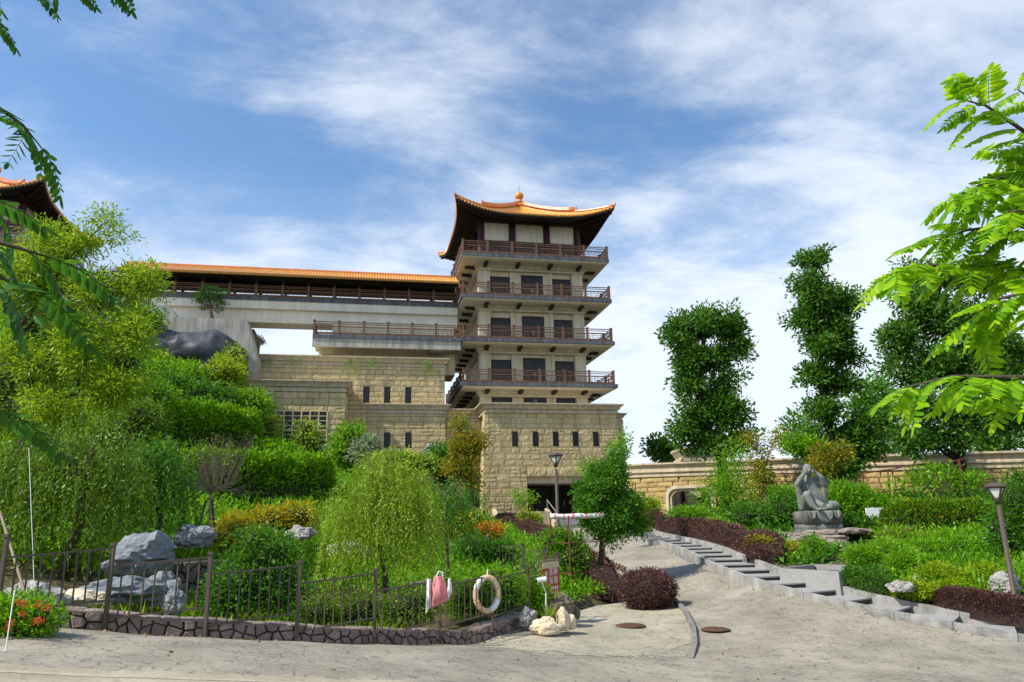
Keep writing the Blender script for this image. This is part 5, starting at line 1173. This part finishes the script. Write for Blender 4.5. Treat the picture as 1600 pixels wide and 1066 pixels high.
# shrubs on the hillside
HB = [('dense dark shrub under the golden tree crown', [(180,560,45,35),(140,590,40,30)], 36, G_dark, 300),
 ('lush round shrub below the sheeted rock', [(240,585,40,18),(290,590,40,20)], 46, G_lush, 420),
 ('wide emerald shrub with red flowers below the sheeted rock', [(310,625,55,32),(270,610,40,30),(350,630,30,25)], 44, G_mid, 520),
 ('bright yellow green shrub in front of the emerald flowering shrub', [(350,585,30,22),(330,600,35,22)], 47, Y_lime, 300),
 ('grey green wispy shrub beside the podium cornice', [(355,585,22,40),(362,560,14,20)], 50, G_wil, 160),
 ('feathery olive shrub before the barred window', [(410,680,28,40),(400,650,20,25)], 47, G_wil, 220),
 ('thin olive sapling standing at the window sill', [(482,700,22,30),(478,675,15,25)], 48, G_wil, 130),
 ('glossy green shrub at the podium corner', [(548,690,24,26),(540,712,24,18)], 46, G_lush, 300),
 ('silver white flowering shrub beside the glossy green shrub', [(566,706,14,14),(576,694,8,10)], 45, LEAF('leaf_silver', [(.14,.22,.09),(.26,.33,.18),(.45,.49,.38)], .3), 110),
 ('light green creeper shrub spilling from the upper hedge end', [(440,712,30,18),(410,705,25,18)], 40, G_lush, 260),
 ('pale green shrub at the foot of the slit windows', [(620,722,45,16),(660,728,25,16)], 44, G_wil, 260),
 ('mossy green shrub beside the dark pointed rock', [(690,715,18,18),(695,740,16,20)], 45, G_mid, 160),
 ('tall shrub mass behind the bright weeping tree', [(215,660,45,35),(180,690,40,35)], 30, G_weep, 420),
 ('yellow green shrub on the slope beside the golden tree', [(255,580,38,18),(225,565,30,18)], 48, Y_lime, 300),
 ('dark leafy shrub under the hilltop retaining wall', [(215,500,40,26),(195,530,36,26)], 50, G_mid, 300),
 ('deep green thicket behind the golden tree trunk', [(110,520,60,40),(60,500,50,40)], 38, G_dark, 500),
 ('olive thicket low on the slope under the golden tree', [(60,640,70,50),(20,600,50,60)], 28, G_weep, 520),
 ('lush shrub draped beside the upper terrace hedge', [(200,640,40,26),(240,625,36,22)], 40, G_lush, 360),
 ('bright shrub clump below the grey green wispy shrub', [(395,630,28,20),(370,645,26,18)], 45, G_lush, 260)]
for lb_, e, d, mt, n in HB: bushpx(lb_, e, d, n, 15, .011*d*.55, .0055*d, .0024*d, mt)
# golden shrub and neighbours behind the pond
bushpx('golden yellow flowering shrub on the slope behind the pond', [(385,825,45,22),(430,815,50,24),(350,845,35,18),(465,808,30,20)], 19, 520, 14, .13, .10, .045, Y_flow)
bushpx('large fresh green shrub growing behind the fence', [(385,905,50,42),(420,870,40,35),(350,935,35,30),(440,920,30,40),(400,850,30,25)], 13.4, 900, 14, .11, .085, .036, G_mid)
bushpx('leafy green shrub behind the life ring', [(735,930,50,35),(780,915,35,30),(800,940,25,25)], 17.2, 560, 14, .1, .09, .04, G_lush)
bushpx('low green shrub under the willow by the fence', [(640,945,45,28),(560,955,40,25),(500,960,40,22)], 14.6, 480, 14, .1, .085, .035, G_weep)
bushpx('fern green tuft beside the fence end boulder', [(838,935,14,26),(830,925,12,16)], 17.0, 120, 14, .08, .2, .022, G_lush, cs=.5)
bushpx('broad bright green shrub inside the rusty banner frame', [(890,875,32,40),(905,905,30,30),(885,910,22,26),(870,845,28,20)], 23.2, 620, 14, .12, .10, .045, G_lush)
bushpx('green shrub below the croton bed', [(740,855,32,20),(780,862,28,18)], 24, 320, 14, .12, .11, .045, G_mid)
bushpx('fiery orange croton clump beside the purple hedge', [(765,830,20,10),(735,832,30,9)], 29, 240, 12, .12, .17, .05, O_crot)
bushpx('yellow golden croton clump beside the garden fence', [(715,822,26,12),(690,828,20,10)], 28, 240, 12, .12, .16, .05, Y_flow)
bushpx('lime yellow clipped shrub near the dark doorway', [(735,812,28,12),(700,812,20,10)], 33, 260, 14, .14, .12, .05, Y_lime)
bushpx('small round lime shrub by the gatehouse steps', [(822,806,12,8),(838,812,10,8)], 40, 90, 14, .14, .12, .05, Y_lime)
bushpx('young spindly sapling in the planter by the gatehouse steps', [(812,778,14,14),(830,780,10,9)], 50, 60, 10, .2, .2, .07, G_lush, cs=0)
# purple hedges
ph = [gp(790,812,44), gp(850,830,33), gp(905,868,25.5), gp(940,895,23), gp(965,920,22)]
hedge('purple brown hedge lining the ramp down to the round purple bush', ph, .55, .75, P_hedge, 9500, .08, .045, corep, lumps=.35)
hedge('dark purple rounded hedge beside the gatehouse steps', [gp(775,812,47), gp(812,812,46), gp(835,815,44)], .7, .95, P_hedge, 3500, .11, .06, corep, lumps=.35)
bb = gp(1010,945,21.0)
q = at(1011,922,20.6); s = mpp(q)
tb = thing('round_bush', 'round clipped purple brown bush on the pale slab corner', 'bush', bb)
crown([(q, Vector((44*s, 42*s, 31*s)))], 2300, 9, .055, .06, .032, P_hedge, tb, 'foliage', .97)
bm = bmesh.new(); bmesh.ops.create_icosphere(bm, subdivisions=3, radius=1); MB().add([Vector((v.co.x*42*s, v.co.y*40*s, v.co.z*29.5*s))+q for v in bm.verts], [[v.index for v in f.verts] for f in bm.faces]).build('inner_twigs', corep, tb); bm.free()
hedge('long purple hedge curving beside the upper garden stairs', [Vector((*kp(KL*f_, SW+.62)[:2], 0)) for f_ in (.985,.9,.8,.7,.62,.575)], .5, .85, P_hedge, 11000, .07, .04, corep, lumps=.35)
hedge('rounded purple hedge between the bollard light and the planter', [Vector((*kp(KL*f_, SW+.75)[:2], 0)) for f_ in (.56,.52,.475,.45)], .62, .82, P_hedge, 6500, .065, .036, corep, lumps=.35)
hedge('low dark purple hedge beside the lowest garden steps', [onground(px, py) for px, py in ((1462,948),(1520,958),(1580,970),(1650,984))], .36, .46, P_hedge, 7000, .055, .03, corep, lumps=.35)
hedge('glossy dark green low hedge in front of the planter', [onground(px, py) for px, py in ((1332,922),(1370,932),(1405,938))], .4, .55, G_mid, 5200, .07, .035)
hedge('yellow green spiky hedge below the pale boulder', [onground(px, py) for px, py in ((1400,938),(1425,942),(1455,945))], .38, .45, Y_lime, 2200, .09, .035)
# gatehouse trees
db = gp(728,800,42)
tree('orange_tipped_tree', 'slender tree with orange tipped leaves before the link wing', db, [at(728,760,42), at(727,720,42), at(724,690,42)], ellpx([(718,665,14,18),(722,690,22,20),(735,700,26,26),(725,735,26,28),(745,690,16,18),(738,760,14,14),(712,720,14,18)], 42), 420, 16, .24, .20, .09, O_tip, .1, nl=8, clump=6)
tb_ = gp(938,925,23.4)
tree('round_crowned_tree', 'dense round crowned green tree behind the rolled banner frame', tb_, [at(939,880,23.4), at(940,850,23.4), at(945,800,23.4)], ellpx([(945,770,46,40),(915,790,30,30),(980,785,30,34),(950,815,50,30),(925,822,30,22),(985,815,24,24),(955,735,34,28),(962,708,18,16),(930,745,18,20)], 23.4), 2000, 14, .11, .105, .05, G_mid, .115, nl=16, clump=8)
bushpx('light wispy shrub behind the dense round crowned tree', [(925,730,20,16),(965,700,14,18),(975,685,8,10)], 30, 110, 12, .16, .13, .05, G_lush, cs=0)
bushpx('lime clipped bush at the portal corner of the garden wall', [(1018,790,12,10),(1012,802,14,10)], 42, 150, 14, .2, .16, .07, Y_lime)
bushpx('small dark purple bush at the head of the garden stairs', [(1022,812,14,9)], 40, 110, 14, .16, .12, .06, P_hedge, corem=corep)
# garden on the statue side
bushpx('fresh green clipped hedge mound beside the curved purple hedge', [(1085,810,32,15),(1110,820,28,14),(1065,805,16,10)], 33, 420, 14, .17, .13, .055, G_lush)
bushpx('lime yellow shrub band below the fresh green mound', [(1130,832,30,10),(1165,840,24,9),(1115,825,12,12)], 30, 340, 14, .14, .11, .045, Y_lime)
bushpx('golden flowering patch at the rounded purple hedge', [(1190,846,20,6),(1240,862,22,12),(1265,870,12,12)], 24.5, 260, 13, .1, .09, .04, Y_flow)
bushpx('green and yellow shrub between golden patch and rockery', [(1272,855,16,16),(1255,880,20,10)], 24, 220, 14, .1, .09, .035, G_lush)
bushpx('feathery green shrub beside the pedestal', [(1195,820,30,28),(1225,800,25,30),(1165,810,22,22)], 31, 480, 14, .2, .17, .06, G_mid)
bushpx('broad leafed shrub behind the statue', [(1340,790,32,24),(1320,775,24,18),(1370,800,22,20),(1310,800,20,20)], 30.5, 420, 14, .2, .24, .08, G_lush)
bushpx('deep green leafy shrub on the other side of the pedestal', [(1330,825,28,16),(1365,825,22,12)], 28.5, 260, 14, .16, .18, .06, G_mid)
bushpx('green shrub between bamboo and statue', [(1245,790,18,18),(1225,775,16,14)], 34, 240, 14, .2, .18, .07, G_lush)
bushpx('thin bamboo clump of feathery leaves before the garden portal', [(1135,740,28,30),(1125,775,26,28),(1150,770,26,30),(1145,710,16,20),(1100,775,14,18),(1165,790,20,18)], 34, 330, 14, .26, .20, .045, G_lush, cs=0, cat='bamboo', name='bamboo_clump')
tree('copper_tipped_sapling', 'lanky sapling with copper orange leaf clusters near the wall', gp(1190,810,36), [at(1192,760,36), at(1195,730,36), at(1205,700,36)], ellpx([(1188,745,16,22),(1190,715,14,14),(1185,775,10,12),(1170,690,12,12),(1215,685,14,14),(1200,765,8,14)], 36), 170, 14, .2, .17, .08, O_tip, .05, nl=8)
tree('copper_shrub', 'bushy copper tipped small tree rising behind the statue head', gp(1295,800,33), [at(1293,770,33), at(1292,745,33)], ellpx([(1295,715,26,20),(1285,735,18,16),(1312,705,14,14)], 33), 190, 15, .2, .16, .075, O_tip, .05, nl=6)
tree('spreading_sapling', 'flat topped light green sapling beside the copper tipped tree', gp(1262,800,35), [at(1262,760,35), at(1262,715,35)], ellpx([(1255,697,32,12),(1275,705,26,12),(1235,690,14,9)], 35), 170, 14, .2, .2, .08, G_lush, .05, nl=6)
bushpx('variegated light green sapling on the red trellis', [(1460,745,40,18),(1500,755,30,16),(1430,760,30,22),(1520,750,20,10),(1400,770,18,18)], 30.5, 120, 11, .2, .2, .09, G_lush, cs=0)
hq = [gp(1345,815,27), gp(1420,815,26), gp(1500,815,25), gp(1570,820,24)]
hh_ = hedge('long bright hedge with golden tips below the red trellis', [at(1375,800,27), at(1420,800,26.5), at(1490,798,26), at(1560,800,25.5)], .7, .8, LEAF('leaf_gold_tip', [(.035,.13,.008),(.08,.24,.01),(.16,.30,.012),(.38,.36,.02)], .35), 8500, .12, .055, zs=[at(1400,826,26.5).z]*2)
bushpx('tall dense green shrub beside the leaning garden lamp', [(1590,790,32,45),(1570,830,26,34),(1600,850,34,50),(1610,760,30,30)], 20.5, 900, 14, .14, .11, .045, G_mid)
bushpx('reddish brown dry shrub patch in the shrub bank', [(1410,840,26,10),(1450,845,22,9)], 25, 200, 14, .14, .10, .03, B_dry)
for i, (px, py) in enumerate(((1460,893),(1500,902),(1540,893),(1440,922),(1490,918),(1540,925))):
    bushpx('low yellow green tuft growing in the shrub bank', [(px, py, 24, 8)], 18.9-(py-890)*.02, 120, 14, .09, .085, .03, Y_lime, name='tuft', group='yellow green tufts in the shrub bank', cs=.5)
for i, (px, py, rx, ry, d) in enumerate(((1390,865,36,16,21.5),(1440,862,36,15,22),(1500,860,36,16,22),(1350,872,26,14,21),(1420,880,30,12,20))):
    bushpx('rounded bright green clump of the shrub bank', [(px, py, rx, ry)], d, 330, 14, .12, .095, .035, G_lush, name='shrub_clump', group='bright green clumps of the shrub bank')
# tall trees behind the wall
tree('tall_tree', 'tall dark tree with several upright limbs behind the ochre wall', gp(1135,790,39), [at(1128,720,39), at(1112,690,39), at(1100,640,39), at(1090,590,39), at(1100,530,39)],
     ellpx([(1058,520,30,34),(1100,505,32,30),(1142,510,26,32),(1070,565,32,32),(1150,545,22,28),(1110,560,30,28),(1075,605,34,28),(1120,615,28,28),(1085,655,38,32),(1140,650,36,34),(1105,690,42,22),(1155,685,30,22),(1065,680,22,22),(1135,590,26,24),(1125,635,28,24)], 39), 1500, 14, .22, .27, .12, G_tree, .3, barkd, nl=34, clump=12)
tree('tall_tree', 'tallest narrow dark tree standing behind the statue', gp(1312,800,35.5), [at(1308,740,35.5), at(1298,680,35.5), at(1287,620,35.5), at(1280,540,35.5), at(1270,440,35.5)],
     ellpx([(1272,405,22,26),(1285,395,12,14),(1262,445,30,26),(1285,470,34,30),(1325,470,26,24),(1258,500,28,26),(1310,510,38,28),(1275,545,36,28),(1325,555,30,24),(1270,590,28,24),(1310,600,30,26),(1290,640,32,28),(1265,690,28,22),(1330,690,44,32),(1350,660,26,22),(1310,725,40,20),(1360,700,24,20)], 35.5), 1900, 13, .2, .25, .11, G_tree, .26, barkd, nl=36, clump=12)
tree('tall_tree', 'broad very dark tree with thick black trunk behind the red trellis', gp(1503,800,32), [at(1500,720,32), at(1495,660,32), at(1485,600,32), at(1475,520,32)],
     ellpx([(1440,430,34,34),(1480,430,34,34),(1425,480,38,38),(1480,500,50,44),(1415,535,36,34),(1450,570,50,40),(1530,520,50,44),(1540,590,50,40),(1430,630,42,34),(1400,570,24,22),(1490,640,50,34),(1425,690,40,32),(1545,650,46,34),(1530,430,40,40),(1580,560,40,60),(1470,680,40,34),(1510,570,50,50),(1590,650,40,40),(1400,520,26,30)], 32), 3300, 13, .22, .23, .10, G_dark, .3, barkd, nl=36, clump=12)
tree('far_tree', 'pale distant tree showing between tall trees above the wall', gp(1370,770,58), [at(1362,700,58), at(1362,660,58)], ellpx([(1362,610,24,24),(1372,650,28,30),(1385,690,24,24),(1250,670,24,22),(1345,640,20,24)], 58), 330, 14, .5, .42, .18, G_mid, .2, barkd, nl=8)
tree('far_tree', 'small distant round tree above the wall beside the gatehouse', gp(1035,770,66), [at(1034,730,66), at(1034,715,66)], ellpx([(1028,698,12,12),(1038,706,16,12),(1050,706,8,8)], 66), 130, 13, .5, .42, .2, G_dark, .18, barkd, nl=5)
tree('far_tree', 'distant dull green tree low behind the black trunked tree', gp(1560,770,55), [at(1560,730,55), at(1560,710,55)], ellpx([(1545,700,26,20),(1580,690,24,24),(1530,680,20,20)], 55), 170, 13, .5, .4, .18, G_mid, .2, barkd, nl=5)
# pine on the concrete wall
pb_ = OB+AX*(-25.1)+BK*(-1.8)+Vector((0,0,16.95))
pt = thing('cloud_pine', 'small clipped cloud pine growing on top of the concrete wall', 'pine tree', pb_)
pe = []
for px, py, rx, ry in ((327,452,16,6),(313,460,14,6),(345,458,13,6),(327,464,24,7),(310,470,14,6),(345,474,14,6),(318,480,10,4),(343,484,9,4)):
    p = at(px, py, 56.5); s = mpp(p); pe.append((p, Vector((rx*s, rx*s*.8, ry*s))))
crown(pe, 420, 14, .06, .13, .04, PINE, pt, 'crown', .6); m = MB(); tp0 = at(328,482,56.5); m.tube([pb_-Vector((0,0,.2)), tp0, at(327,462,56.5)], [.16,.12,.05], 7); limbs(m, tp0, [e[0] for e in pe], .06, 4); m.build('trunk', bark, pt, True)
p2 = at(405,535,60); pt2 = thing('cloud_pine', 'cloud pine tip poking out behind the sloping concrete wall end', 'pine tree', Vector((p2.x-.3, p2.y, 15.0))); pe2 = [(at(402,528,60), Vector((.5,.4,.2))), (at(406,535,60), Vector((.45,.4,.2)))]
crown(pe2, 60, 14, .08, .16, .045, PINE, pt2, 'crown', .6); m = MB(); m.tube([Vector((p2.x-.3,p2.y,14.9)), at(400,532,60), at(404,531,60)], [.1,.07,.03], 6); m.build('trunk', bark, pt2)
# bare staked tree
b0 = gp(331,840,20); bt_ = thing('bare_tree', 'bare pale branched small tree tied to slanting wooden stakes', 'tree', b0); m = MB(); fk = at(330,770,20); m.tube([b0-Vector((0,0,.1)), at(329,800,20), fk], [.06,.05,.045], 7)
ends = []
for k in range(40):
    px = 330+random.uniform(-58,62); py = 735+random.uniform(-45,38)-(8 if abs(px-330) < 30 else 0); c = at(px, py, 20+random.uniform(-1,1)); ends.append(c); md = Vector((fk.x+(c.x-fk.x)*.6, fk.y+(c.y-fk.y)*.6, fk.z+(c.z-fk.z)*.14+.08)); m.tube([fk+Vector((0,0,random.uniform(-.05,.1))), md, md.lerp(c, .6)+Vector((0,0,-.05)), c], [.017,.012,.008,.004], 5, False)
    for _ in range(2): c2 = c+Vector((random.uniform(-.25,.25), random.uniform(-.2,.2), random.uniform(-.05,.3))); m.tube([md, md.lerp(c2, .6), c2], [.010,.007,.003], 4, False); ends.append(c2)
m.build('trunk', twig, bt_, True); e_ = np.array([list(c) for c in ends]); ee = np.repeat(e_, 7, 0)+RNG.normal(size=(len(e_)*7,3))*.06
leafmesh('crown', ee, RNG.normal(size=ee.shape), .09, .035, RNG.random(len(ee)), B_dry, bt_)
for a, b in (((322,782),(300,835)),((331,780),(345,822)),):
    MB().tube([at(*a, 19.8), (lambda q: Vector((q.x, q.y, ground(q.x, q.y)-.05)))(at(*b, 19.3))], .03, 6).build('stake', bark, bt_)
# ixora bed at the near corner
ib = [(e[0], e[1]) for e in ellpx([(25,985,48,42),(60,965,25,25),(10,960,40,30),(-30,985,50,45)], 9.6)]
bushpx_ = bush('ixora bed with red orange flower heads at the end of the low wall', ib, 620, 14, .09, .085, .026, G_lush, name='ixora_bush', cs=.6)
fl = []
for px, py in ((38,945),(28,942),(15,975),(55,972),(62,970),(12,983),(72,950),(60,945),(35,960)): fl.append(list(at(px, py, 9.25)))
fl = np.array(fl); IXP = LEAF('ixora_petal', [(.35,.05,.02),(.55,.12,.03),(.65,.2,.05)], .3)
for f_ in fl: ff = np.repeat(f_[None], 40, 0)+np.clip(RNG.normal(size=(40,3)), -1.3, 1.3)*.026; leafmesh('flower_head', ff, RNG.normal(size=ff.shape)+np.array([0,0,.6]), .03, .016, RNG.random(40), IXP, bushpx_)
# grass blades round the rock group
for lb_, px, py, d, n in (('spray of long grass blades before the brown boulder', 858, 966, 15.8, 40), ('short grass on top of the brown boulder', 872, 937, 17.0, 40)):
    c = at(px, py, d); t = thing('grass_tuft', lb_, 'grass', c); P = np.array([list(c)])+RNG.normal(size=(n,3))*np.array([.05,.05,.005]); D = RNG.normal(size=(n,3))*.45+np.array([0,0,1.0]); leafmesh('blades', P, D, RNG.uniform(.15,.42,n)*(1 if n == 40 and d < 16 else .6), .02, RNG.random(n), G_yel, t)
# ------------------------------------------------------------------ near trees: pinnate fronds
def frond_mesh(nm, mat, npair, ln, ll, lw_, seed, droop=.35):
    rg = random.Random(seed); m = MB(); tint = []
    def rp(f_): return Vector((ln*f_*(1-.12*f_), 0, -droop*ln*f_*f_))
    m.tube([rp(k/6) for k in range(7)], [.004*(1-.7*k/6) for k in range(7)], 4, False); tint += [.3]*(len(m.f))
    def leaf(p, d, up, L2, W2):
        d = d.normalized(); s = d.cross(up).normalized(); up = s.cross(d); V = [p]; prof = ((.12,.55),(.4,1.0),(.7,.85),(.92,.35))
        for f_, wd in prof: c = p+d*L2*f_-up*.12*L2*f_*f_; V += [c+s*W2*wd/2-up*.12*W2*wd, c, c-s*W2*wd/2-up*.12*W2*wd]
        V.append(p+d*L2-up*.14*L2); n0 = len(m.f); Fc = [(0,1,2),(0,2,3)]
        for k in range(3): a = 1+3*k; Fc += [(a,a+3,a+4,a+1),(a+1,a+4,a+5,a+2)]
        Fc += [(10,13,11),(11,13,12)]; m.add(V, Fc); tv = rg.random(); tint.extend([tv]*len(Fc))
    for k in range(npair):
        f_ = .14+.84*k/(npair-1); p = rp(f_); t = (rp(min(1,f_+.02))-rp(f_-.02)).normalized(); sz = (.75+.5*math.sin(math.pi*min(1,f_*.9+.1)))
        for sd in (-1, 1): leaf(p, t*.45+Vector((0, sd*1.0, rg.uniform(-.35,-.02))), Vector((0,0,1)), ll*sz*rg.uniform(.85,1.1), lw_*sz)
    leaf(rp(.99), Vector((1,0,-.5)), Vector((0,0,1)), ll, lw_)
    me = bpy.data.meshes.new(nm); me.from_pydata([tuple(v) for v in m.v], [], m.f); a_ = me.attributes.new('tint', 'FLOAT', 'FACE'); a_.data.foreach_set('value', np.array(tint, np.float32)); me.materials.append(mat); return me
def place_frond(me, parent, p, d, roll, sc):
    d = Vector(d).normalized(); up = Vector((0,0,1)); y = up.cross(d); y = y.normalized() if y.length > .05 else Vector((0,1,0)); z = d.cross(y); mt = Matrix((d, y, z)).transposed().to_4x4() @ Matrix.Rotation(roll, 4, 'X')
    o = link(bpy.data.objects.new('frond', me), parent); o.matrix_local = Matrix.Translation(Vector(p)-off(parent)) @ mt @ Matrix.Scale(sc, 4); return o
FR = [frond_mesh('frond', G_near, 9, .34, .088, .036, 40+k, .18+.09*k) for k in range(4)]
FL = [frond_mesh('frond', G_neard, 8, .34, .085, .034, 60+k, .35+.12*k) for k in range(4)]
def near_tree(label, base, branches, meshes, nf, sc, r0, side, name='overhanging_tree', mult=1.0):
    t = thing(name, label, 'tree', base); m = MB(); top = Vector((base[0], base[1], 4.6)); m.tube([Vector(base)-Vector((0,0,.2)), Vector((base[0]+.05*side, base[1], 1.8)), Vector((base[0], base[1]+.05, 3.4)), top, top+Vector((.12*side,.1,.7)), top+Vector((.05*side,.25,1.3))], [r0,r0*.85,r0*.65,r0*.4,r0*.22,.012], 10); m.build('trunk', bark, t, True)
    extra = []
    for a_, z_, l_ in [(j*1.05-2.6, 2.1+.28*j, 1.9-.1*j) for j in range(6)]+[(j*.9-1.7, 3.3+.35*j, 1.5-.12*j) for j in range(5)]:
        dx, dy = -side*math.cos(a_*.5), math.sin(a_*.5)*.9; b0_ = Vector((base[0], base[1], 0)); extra.append(([b0_+Vector((dx*l_*.35, dy*l_*.35, z_+.35)), b0_+Vector((dx*l_*.75, dy*l_*.75, z_+.5)), b0_+Vector((dx*l_, dy*l_, z_+.35))], 6))
    for pts, k in list(branches)+extra:
        pts = [Vector(p) for p in pts]; st0 = Vector((base[0], base[1], max(1.6, min(4.5, pts[0].z-.15)))); full = [st0]+pts; b = MB(); b.tube(full, [.020*(1-.85*i/(len(full)-1)) for i in range(len(full))], 6); b.build('branch', bark, t, True)
        f_, tn, LL = (lambda q: q)(None), None, None
        seg = [(full[i+1]-full[i]).length for i in range(len(full)-1)]; LL = sum(seg)
        k = int(k*mult); f0_ = .58 if k*0+len(full) > 4 else .35
        for i in range(k):
            s = LL*(f0_+(1-f0_)*(i+random.random()*.6)/k) if i else LL*.995; j = 0
            while j < len(seg)-1 and s > seg[j]: s -= seg[j]; j += 1
            p = full[j].lerp(full[j+1], min(1, s/seg[j])); dr = (full[j+1]-full[j]).normalized(); sd = 1 if i % 2 else -1
            lat = dr.cross(Vector((0,0,1))).normalized()
            d = dr*.7+lat*sd*random.uniform(.3,.9)+Vector((0,0,random.uniform(-.5,.22))); place_frond(meshes[i % len(meshes)], t, p, d, random.uniform(-.5,.5), sc*random.uniform(.75,1.15))
    for j in range(12): a_ = j*2.4; place_frond(meshes[j % len(meshes)], t, top+Vector((.08*side,.15,.3+.08*j)), (math.cos(a_), math.sin(a_), .3-.05*j), 0, sc)
    return t
A3 = lambda l, d: [at(x, y, d+dd) for x, y, dd in l]
near_tree('bright green pinnate leaved tree overhanging the road from beside the shrub bank', (4.9, 4.5, ground(4.9,4.5)),
  [(A3([(1690,250,0),(1600,205,0),(1540,165,0),(1500,155,0)],3.8), 9), (A3([(1690,330,.2),(1590,270,.2),(1530,290,.1),(1490,310,0)],3.8), 10), (A3([(1690,400,0),(1590,350,0),(1510,360,.1),(1465,375,.2)],3.9), 11), (A3([(1700,450,.4),(1560,415,.4),(1450,415,.3),(1400,425,.2)],3.7), 12),
   (A3([(1700,480,0),(1610,455,0),(1550,470,.1),(1520,500,.2)],3.6), 9), (A3([(1700,600,0),(1600,590,0),(1490,588,0),(1410,606,.1)],3.4), 11), (A3([(1710,640,.2),(1620,610,.2),(1560,615,.2)],3.3), 7), (A3([(1700,220,.3),(1620,160,.3),(1590,140,.2)],3.7), 7), (A3([(1690,380,-.2),(1620,330,-.2),(1570,330,-.2)],3.6), 8), (A3([(1690,300,.5),(1610,240,.5),(1560,235,.5)],3.9), 8), (A3([(1700,520,.5),(1620,430,.5),(1560,420,.5)],3.7), 8)], FR, 10, .86, .12, -1, mult=2.7)
near_tree('deep green pinnate leaved tree overhanging the road beside the ixora bed', (-4.3, 3.3, ground(-4.3,3.3)),
  [(A3([(-90,-60,0),(-10,-60,0),(60,-55,0),(105,-28,0)],3.4), 5), (A3([(-90,-90,.2),(30,-90,.2),(120,-70,.2),(165,-40,.2)],3.4), 6), (A3([(-80,180,0),(0,170,0),(35,195,0),(60,225,0)],3.2), 5),
   (A3([(-110,380,0),(-30,370,0),(20,385,0),(70,400,0)],2.3), 8), (A3([(-110,430,.1),(-40,420,.1),(20,440,.1),(60,455,.1)],2.4), 6), (A3([(-90,620,.1),(-40,620,.1),(-8,640,.1)],2.6), 4), (A3([(-60,20,0),(-20,20,0)],3.0), 3), (A3([(-80,300,0),(-15,300,0),(-4,330,0)],2.6), 3)], FL, 10, .78, .11, 1, mult=1.7)

# dry leaves blown against the wall and kerbs
lp = []
for s in RNG.random(260)*WL: q = wf(s); t_ = wt(s); o_ = .06+abs(RNG.normal())*.16; lp.append((q.x+t_.y*o_, q.y-t_.x*o_))
for s in RNG.random(160)*KL: q = kp(s, -.05-abs(RNG.normal())*.15); lp.append((q.x, q.y))
for _ in range(90): lp.append((RNG.uniform(-6,7), RNG.uniform(9,16)))
lp = np.array(lp); lz = gz(lp[:,0], lp[:,1])+.014; n_ = len(lp); ld = RNG.normal(size=(n_,3)); ld[:,2] *= .08
tag(leafmesh('leaf_litter', np.c_[lp, lz], ld, RNG.uniform(.03,.07,n_), .03, RNG.random(n_), LEAF('dry_leaf', [(.10,.06,.025),(.20,.12,.04),(.28,.20,.08)], .1), None, 'stuff'), 'scattered dry brown leaves along the low wall and kerb', 'leaves')

# creepers hanging from the podium cornice, and a pale panel behind the gold tipped hedge
for x, ln in ((-22.6,.8),(-21.2,.6),(-19.4,.5),(-14.9,.9),(-13.2,.6),(-8.9,1.1)):
    c = OB+AX*x+BK*(-.32)+Vector((0,0,14.3)); t = thing('creeper', 'small green creeper trailing from the podium cornice', 'creeper', c, 'creepers on the podium cornice')
    n_ = 14; s0 = [list(c+AX*random.uniform(-.45,.45)+Vector((0,0,random.uniform(-.1,.3)))) for _ in range(n_)]; strands(s0, unit(RNG.normal(size=(n_,3))*np.array([1,.3,.2])), [ln*random.uniform(.4,1) for _ in range(n_)], .07, G_lush, t, .14, .07, 'foliage', .3)
    MB().tube([c+Vector((0,.1,.3)), c, c-Vector((0,0,ln*.6))], [.02,.015,.006], 5).build('stem', bark, t)
c = at(1395,800,28.5); wpn = thing('white_hoarding', 'low white hoarding showing behind the gold tipped hedge', 'hoarding', (c.x, c.y, ground(c.x, c.y))); z1 = at(1395,793,28.5).z
MB().box(c.x-1.0, c.x+1.2, c.y, c.y+.06, ground(c.x, c.y)-.1, z1).build('sheet', white, wpn)
for sx in (-.7, .7): MB().box(c.x+sx-.04, c.x+sx+.04, c.y+.06, c.y+.14, ground(c.x, c.y)-.1, z1+.03).build('post', conc, wpn)
